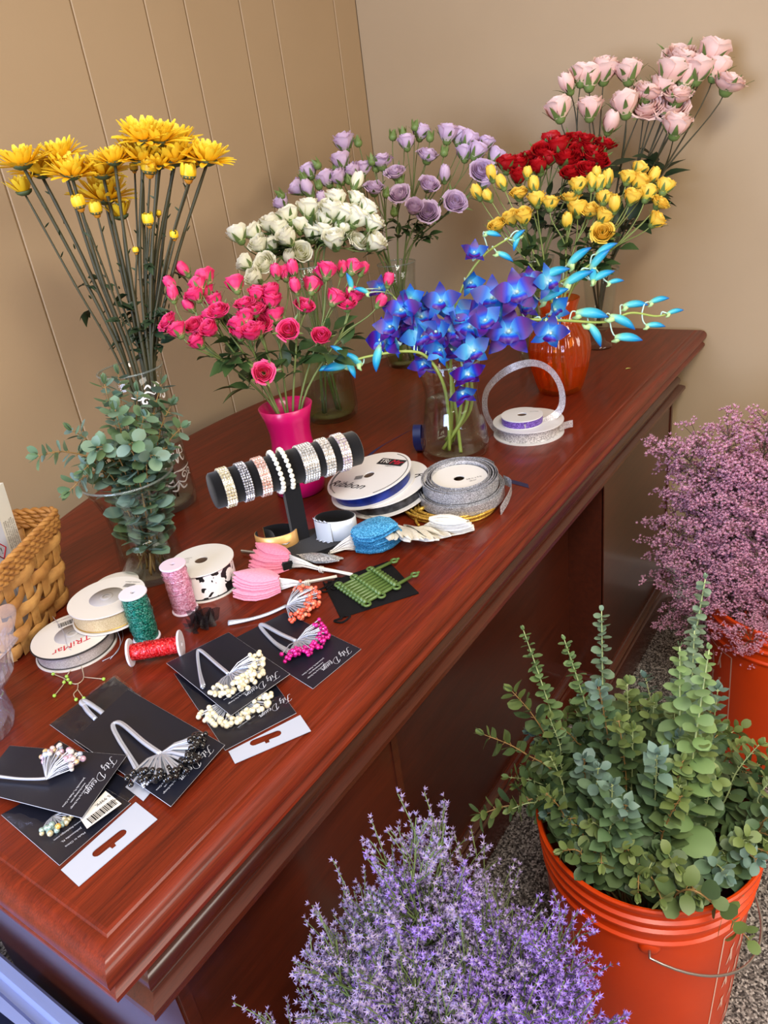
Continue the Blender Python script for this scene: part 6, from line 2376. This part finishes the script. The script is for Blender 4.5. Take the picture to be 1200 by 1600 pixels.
# black bead card over another packet
pk2, q = card('black card in a clear sleeve showing behind the black bead card', [(78, 1132), (178, 1057), (222, 1090), (142, 1178)], ZC, text=False)
film_over(pk2, [(76, 1133), (179, 1054), (226, 1090), (142, 1182)], ZC + 0.0008, 8)
b = MB()
b.tube(spline([at(133, 1103, ZC + .004), at(127, 1098, ZC + .005), at(133, 1096, ZC + .005), at(152, 1108, ZC + .004), at(165, 1118, ZC + .003)], 5), 0.0028, 8)
b.tube(spline([at(130, 1100, ZC + .004), at(138, 1112, ZC + .004), at(150, 1124, ZC + .003)], 5), 0.0026, 8)
ob('wrapped_wires', b, silver_wire, pk2)
card('dark blue-black card with a black bead spray', [(116, 1155), (200, 1077), (351, 1164), (267, 1260)], ZC + 0.007)
bead_spray('black crystal bead spray on a card, its wires looped back', at(251, 1178, ZC + .011), at(272, 1206), 2.7, 80, [blackb], 5, hook=[at(225, 1160, ZC + .013), at(190, 1131, ZC + .012), at(177, 1134, ZC + .011), at(186, 1155, ZC + .0105), at(205, 1185, ZC + .0095), at(230, 1228, ZC + .009)], L=0.042, rb=0.0031, wire_r=0.0013, jitter=0.3)
# third packet, only its ends show
pk3, q = card('narrow packet end with white tab showing below the black bead card', [(64, 1182), (92, 1157), (222, 1232), (198, 1254)], ZC - 0.0003, text=False)
hang_tab(pk3, [(196, 1230), (209, 1217), (236, 1238), (224, 1252)], ZC + 0.0004)
# lower packet with price sticker
pk4, q = card('black card in clear sleeve with price sticker and white hang tab', [(2, 1273), (120, 1205), (204, 1255), (93, 1352)], ZC, text=False)
hang_tab(pk4, [(95, 1359), (212, 1253), (246, 1280), (123, 1385)], ZC, ((152, 1332), (190, 1302)))
film_over(pk4, [(2, 1273), (120, 1203), (212, 1253), (95, 1360)], ZC + 0.0006, 11)
for i in range(3):
    lettering(['Made in China', 'Jacksonville FL', 'www.fitzdesign.com'][i], 0.0032, at(118 - 6 * i, 1312 - 7 * i, ZC + .0012), at(95, 1330) - at(140, 1297), UPZ, silver_ink, pk4, 'print')
bead_spray('amber and clear crystal bead spray inside the lowest sleeve', at(82, 1276, ZC + .003), at(100, 1292), 2.2, 26, goldb, 6, L=0.02, rb=0.0026, up_=0.004)
sq = quad([(125, 1279), (165, 1236), (190, 1256), (136, 1295)], ZC + 0.0085)
sq = sq if (sq[1] - sq[0]).cross(sq[2] - sq[1]).z > 0 else sq[::-1]
b = MB()
b.prism(sq, 0.0003)
stk = ob('price_sticker', b, card_white, pk4, smooth=False)
sx = at(128, 1288) - at(180, 1248)
barcode(stk, at(160, 1268, ZC + .0088), sx, 0.026, 0.009, ink)
lettering('$ 5.99PK', 0.0052, at(164, 1249, ZC + .0088), sx, UPZ, ink, stk, 'print')
lettering('FNF3', 0.004, at(176, 1253, ZC + .0088), sx, UPZ, ink, stk, 'print')
# crystal card on top
ca, q = card('black card with an iridescent crystal bead spray, at the left edge', [(-40, 1235), (15, 1165), (198, 1180), (128, 1278)], ZC + 0.0125, ed=(2, 3))
bead_spray('iridescent crystal bead spray on the card at the left edge', at(72, 1218, ZC + .017), at(108, 1212), 1.7, 56, abs_, 7, hook=[at(55, 1219, ZC + .016), at(25, 1218, ZC + .015), at(-20, 1214, ZC + .015)], L=0.034, rb=0.0026)

# green bead twig and fine loose wires
gt = thing('bead_twig', 'thin silver wire twig with tiny green beads', 'bead spray', at(120, 1066))
b = MB()
Zt = TOP + 0.0012
for pts in ([(126, 1038), (131, 1058), (122, 1068), (110, 1067), (100, 1060), (83, 1053)], [(131, 1058), (162, 1061)], [(122, 1068), (121, 1077), (115, 1085), (120, 1094)], [(121, 1077), (131, 1091)], [(100, 1062), (100, 1068), (85, 1087)], [(104, 1058), (110, 1048), (126, 1036)]):
    b.tube(spline([at(x, y, Zt) for x, y in pts], 4), 0.0006, 5)
ob('wire', b, mat('copper_silver_wire', S(206, 186, 160), 0.35, metal=0.5), gt)
gb = bead_mesh('bead', mat('peridot_bead', S(150, 190, 70), 0.15, coat=0.5))
for x, y in ((83, 1053), (162, 1061), (85, 1087), (131, 1091), (119, 1093), (104, 1057), (100, 1066), (110, 1067), (106, 1062)):
    place('bead', gb, gt, at(x, y, TOP + 0.0022), None, 0.0021)
b = MB()
b.tube(spline([at(82, 963, TOP + .024), at(98, 985, TOP + .0235), at(106, 1010, TOP + .0228), at(122, 1026, TOP + 0.015), at(128, 1040, TOP + .0012), at(131, 1058, TOP + .0012)], 6), 0.0004, 4)
b.tube(spline([at(178, 975, TOP + .02), at(188, 1000, TOP + .004), at(182, 1020, TOP + .001), at(160, 1033, TOP + .0008)], 6), 0.0004, 4)
b.tube(spline([at(178, 960, TOP + .001), at(192, 990, TOP + .001), at(186, 1012, TOP + .006), at(172, 1030, TOP + .0008)], 6), 0.00035, 4)
tag(ob('loose_wire', b, silver_wire), 'fine loose wires trailing over the silver ribbon spool', 'wire')['kind'] = 'stuff'
# scraps of leaf dropped on the desk
sc_m = mat('yellow_green_scrap', S(190, 196, 100), 0.6)
for x, y, z, lab in ((982, 577, TOP, 'tiny yellow-green leaf scrap lying near the far end of the desk'), (757, 936, 0.6635, 'tiny yellow-green leaf scrap on the lower moulding of the desk')):
    p = at(x, y, z)
    if z < TOP:
        p = V((p.x, DY0 + 0.035, 0.655))
        p = V((at(757, 936, 0.66).x, 0.462, 0.6565))
    b = MB()
    b.blade(p - RT * 0.006 + UPZ * 0.0008, RT + AW * 0.5, UPZ, 0.012, 0.006, 0, cup=0.3, shape='oval')
    tag(ob('leaf_scrap', b, sc_m), lab, 'leaf')
# ---------------------------------------------------------------- basket, box and crystal at the left
wicker = mat('golden_wicker', S(186, 134, 70), 0.55, noise=(70, S(160, 108, 52)), bump=(420, 0.35))
wicker2 = mat('light_wicker', S(204, 154, 88), 0.55, noise=(70, S(178, 126, 66)), bump=(420, 0.35))
kc = at(112, 934)                       # bottom right corner of the side we see
kl = at(15, 1060)
fd = V((kl.x - kc.x, kl.y - kc.y, 0)).normalized()     # along the front, leftwards
bd_ = V((fd.y, -fd.x, 0))
if bd_.y < 0:
    bd_ = -bd_
Lf, Ld_, Hb = 0.14, 0.13, 0.125
bask = thing('wicker_basket', 'golden wicker basket of wide woven strips at the desk\'s left end', 'basket', kc + fd * Lf / 2 + bd_ * Ld_ / 2)
fl_ = 0.10


def bpt(s, z, o=0.0):
    """a point on the basket's wall: s the way round from the near right corner, z the height"""
    f = z / Hb
    grow = fl_ * 0.16 * f
    L_, D_ = Lf + 2 * grow, Ld_ + 2 * grow
    per = 2 * (L_ + D_)
    u_ = (s % 1.0) * 2 * (Lf + Ld_)
    c0 = kc - fd * grow - bd_ * grow
    r = 0.012
    # corners are a little rounded by pulling towards the centre
    if u_ < Lf:
        p, nrm = c0 + fd * (u_ / Lf * L_), -bd_
    elif u_ < Lf + Ld_:
        p, nrm = c0 + fd * L_ + bd_ * ((u_ - Lf) / Ld_ * D_), fd
    elif u_ < 2 * Lf + Ld_:
        p, nrm = c0 + fd * (L_ - (u_ - Lf - Ld_) / Lf * L_) + bd_ * D_, bd_
    else:
        p, nrm = c0 + bd_ * (D_ - (u_ - 2 * Lf - Ld_) / Ld_ * D_), -fd
    cen = kc + fd * Lf / 2 + bd_ * Ld_ / 2
    for cx in (0, 1):
        for cy in (0, 1):
            q = c0 + fd * (L_ * cx) + bd_ * (D_ * cy)
            dd = (p - q).length
            if dd < r:
                p = p + (V((cen.x, cen.y, p.z)) - p).normalized() * (r - dd) * 0.5
    return V((p.x, p.y, TOP + 0.001 + z)) + nrm * o


NS = 16          # upright stakes
b = MB()
for i in range(NS):
    s = (i + 0.5) / NS
    rows = []
    for j in range(9):
        z = Hb * j / 8 * 0.98
        rows.append([bpt(s - 0.015, z, -0.0015), bpt(s, z, -0.0005), bpt(s + 0.015, z, -0.0015)])
    bb = MB()
    bb.grid(rows)
    ob('stake', bb, wicker2, bask)
NW = 5
def jz(s, w_):
    return 0.0016 * math.sin(s * 80 + w_ * 2.1) + 0.001 * math.sin(s * 190 + w_)


for w_ in range(NW):
    z0 = 0.003 + w_ * 0.0205
    rows = []
    n = NS * 4
    for j in range(n + 1):
        s = j / n
        wave = math.sin(2 * PI * (s * NS / 2) + (PI if w_ % 2 else 0))
        o = 0.0042 * wave
        rows.append([bpt(s, z0, o - 0.001), bpt(s, z0 + 0.005 + jz(s, w_), o + 0.0012), bpt(s, z0 + 0.012 + jz(s, w_), o + 0.0012), bpt(s, z0 + 0.0170 + jz(s, w_), o - 0.001)])
    b = MB()
    b.grid(rows)
    ob('weaver', b, wicker if w_ % 2 else wicker2, bask)
b = MB()
for st_i in range(4):
    for ph in (0, PI):
        pts = []
        n = 150
        z0 = 0.106 + st_i * 0.0062
        for j in range(n):
            s = j / n
            a = 2 * PI * s * 26 + ph + st_i
            pts.append(bpt(s, z0 + 0.0022 * math.sin(a), 0.0022 * math.cos(a) + (0.001 if st_i < 3 else 0.0)))
        bb = MB()
        bb.tube(pts, 0.0031, 6, loop=True)
        ob('rim_cord', bb, wicker, bask)
b = MB()
b.prism([bpt(0.0, 0.003, -.002), bpt(Lf / (2 * (Lf + Ld_)), 0.003, -.002), bpt(0.5, 0.003, -.002), bpt((2 * Lf + Ld_) / (2 * (Lf + Ld_)), 0.003, -.002)], 0.002)
ob('bottom', b, wicker, bask, smooth=False)

# the medicine-like carton standing in the basket
pk_white = mat('white_carton', S(226, 226, 218), 0.5)
pk_blue = mat('pale_blue_carton_panel', S(206, 214, 232), 0.5)
bx_r = kc + fd * 0.026 + bd_ * 0.028          # right edge of the carton, near face
bw, bdp, bh = 0.095, 0.03, 0.172
lean = (UPZ - fd * 0.10).normalized()
cx = fd
cyv = (bd_ - lean * bd_.dot(lean)).normalized()
cn = V((bx_r.x, bx_r.y, TOP + 0.008))
carton = thing('carton', 'white printed carton standing in the wicker basket', 'box', cn + cx * bw / 2)


def cpt(u_, v_, w_):
    return cn + cx * (bw * u_) + lean * (bh * v_) + cyv * (bdp * w_)


b = MB()
vs = [cpt(u_, v_, w_) for v_ in (0, 1) for u_, w_ in ((0, 0), (1, 0), (1, 1), (0, 1))]
b.add(vs, [(3, 2, 1, 0), (4, 5, 6, 7), (0, 1, 5, 4), (1, 2, 6, 5), (2, 3, 7, 6), (3, 0, 4, 7)])
ob('box', b, pk_white, carton, smooth=False)
nf = -cyv
b = MB()
b.add([cpt(0.30, .02, 0) + nf * .0003, cpt(.98, .02, 0) + nf * .0003, cpt(.98, .97, 0) + nf * .0003, cpt(0.30, .97, 0) + nf * .0003], [(0, 1, 2, 3)])
ob('blue_panel', b, pk_blue, carton, smooth=False)
for i in range(6):
    lettering(['Directions: shake well before use.', 'Apply a thin even coat and let dry', 'Keep out of reach of children.', 'Store at room temperature only', 'Avoid contact with skin and eyes', 'Use in a well ventilated area'][i], 0.0040, cpt(0.25 - i * 0.042, 0.60, 0), -lean, nf, grey_ink, carton, 'print', lift=0.0006)
lettering('WARNING', 0.0062, cpt(0.36, 0.30, 0), -lean, nf, ink, carton, 'print', lift=0.0009)
for i in range(3):
    lettering(['Harmful if swallowed', 'Read the label first', 'Wash hands after use'][i], 0.0036, cpt(0.44 + .05 * i, 0.3, 0), -lean, nf, grey_ink, carton, 'print', lift=0.0009)
b = MB()
dc = cpt(0.47, 0.60, 0) + nf * 0.0008
dl = [dc + lean * 0.010, dc + cx * 0.010, dc - lean * 0.010, dc - cx * 0.010]
b.tube(dl, 0.0009, 4, loop=True)
ob('hazard_diamond', b, red_ink, carton)
lettering('!', 0.012, dc, -cx, nf, ink, carton, 'print')

# cut crystal vase at the left edge
crystal_m = clear('cut_crystal', (0.94, 0.95, 1.0, 1), 0.03, 1.9, 0.06, S(226, 226, 240))
xc = at(-36, 1148)
xv = thing('crystal_vase', 'cut crystal vase with a wide ruffled rim at the picture\'s left edge', 'vase', xc)
b = MB()
n = 96
prof = [(0.001, 0), (0.034, 0), (0.038, 0.003), (0.0395, 0.012), (0.039, 0.02), (0.0385, 0.03), (0.038, 0.042), (0.037, 0.05), (0.042, 0.056), (0.054, 0.062), (0.060, 0.070), (0.061, 0.082), (0.066, 0.096), (0.076, 0.106), (0.074, 0.107), (0.063, 0.097), (0.057, 0.083), (0.055, 0.07), (0.035, 0.056), (0.033, 0.04), (0.033, 0.01), (0.001, 0.007)]
rows = []
for i, (r, z) in enumerate(prof):
    row = []
    for j in range(n):
        a = 2 * PI * j / n
        rr, zz = r, z
        if 2 < i < 8:
            rr = r + 0.0018 * (1 if (j // 2 + i) % 2 else -1)
        if z > 0.055:
            f = (z - 0.055) / 0.05
            rr = r * (1 + 0.10 * f * math.cos(6 * a))
            zz = z + 0.006 * f * math.cos(6 * a)
        row.append(xc + V((rr * math.cos(a), rr * math.sin(a), zz)))
    rows.append(row)
b.grid(rows, closed=True)
sharp(ob('body', b, crystal_m, xv), 25)

# clear storage box on the floor at the desk's left end
tint = clear('blue_tinted_plastic', (0.80, 0.85, 0.97, 1), 0.12, 1.5, 0.75, S(150, 164, 216))
tx0, tx1, ty0, ty1, tz = -0.22, 0.187, 0.40, 1.15, 0.365
tub = thing('storage_box', 'pale blue translucent storage box on the floor at the desk\'s left end', 'box', V(((tx0 + tx1) / 2, (ty0 + ty1) / 2, 0)))


def rring(o, z, r=0.03, n=6):
    out = []
    for (x, y, a0_) in ((tx1, ty0, -PI / 2), (tx1, ty1, 0), (tx0, ty1, PI / 2), (tx0, ty0, PI)):
        sx = -1 if x == tx1 else 1
        sy = 1 if y == ty0 else -1
        for i in range(n + 1):
            a = a0_ + PI / 2 * i / n
            out.append(V((x + sx * (r - o * 0) + (r + o) * math.cos(a), y + sy * r + (r + o) * math.sin(a), z)))
    return out


b = MB()
b.grid([rring(o, z) for o, z in ((-0.03, 0.0), (-0.025, 0.004), (-0.008, tz - 0.03), (-0.008, tz - 0.02))], closed=True)
n_ = len(rring(0, 0))
b.f.append(tuple(range(n_))[::-1])
b.m.append(0)
sharp(ob('tub', b, tint, tub))
b = MB()
b.grid([rring(o, z) for o, z in ((-0.004, tz - 0.022), (0, tz - 0.02), (0, tz - 0.006), (-0.004, tz), (-0.016, tz), (-0.02, tz - 0.008), (-0.03, tz - 0.008), (-0.034, tz - 0.003), (-0.06, tz - 0.003))], closed=True)
last = [len(b.v) - n_ + i for i in range(n_)]
b.f.append(tuple(last))
b.m.append(0)
sharp(ob('lid', b, tint, tub), 30)
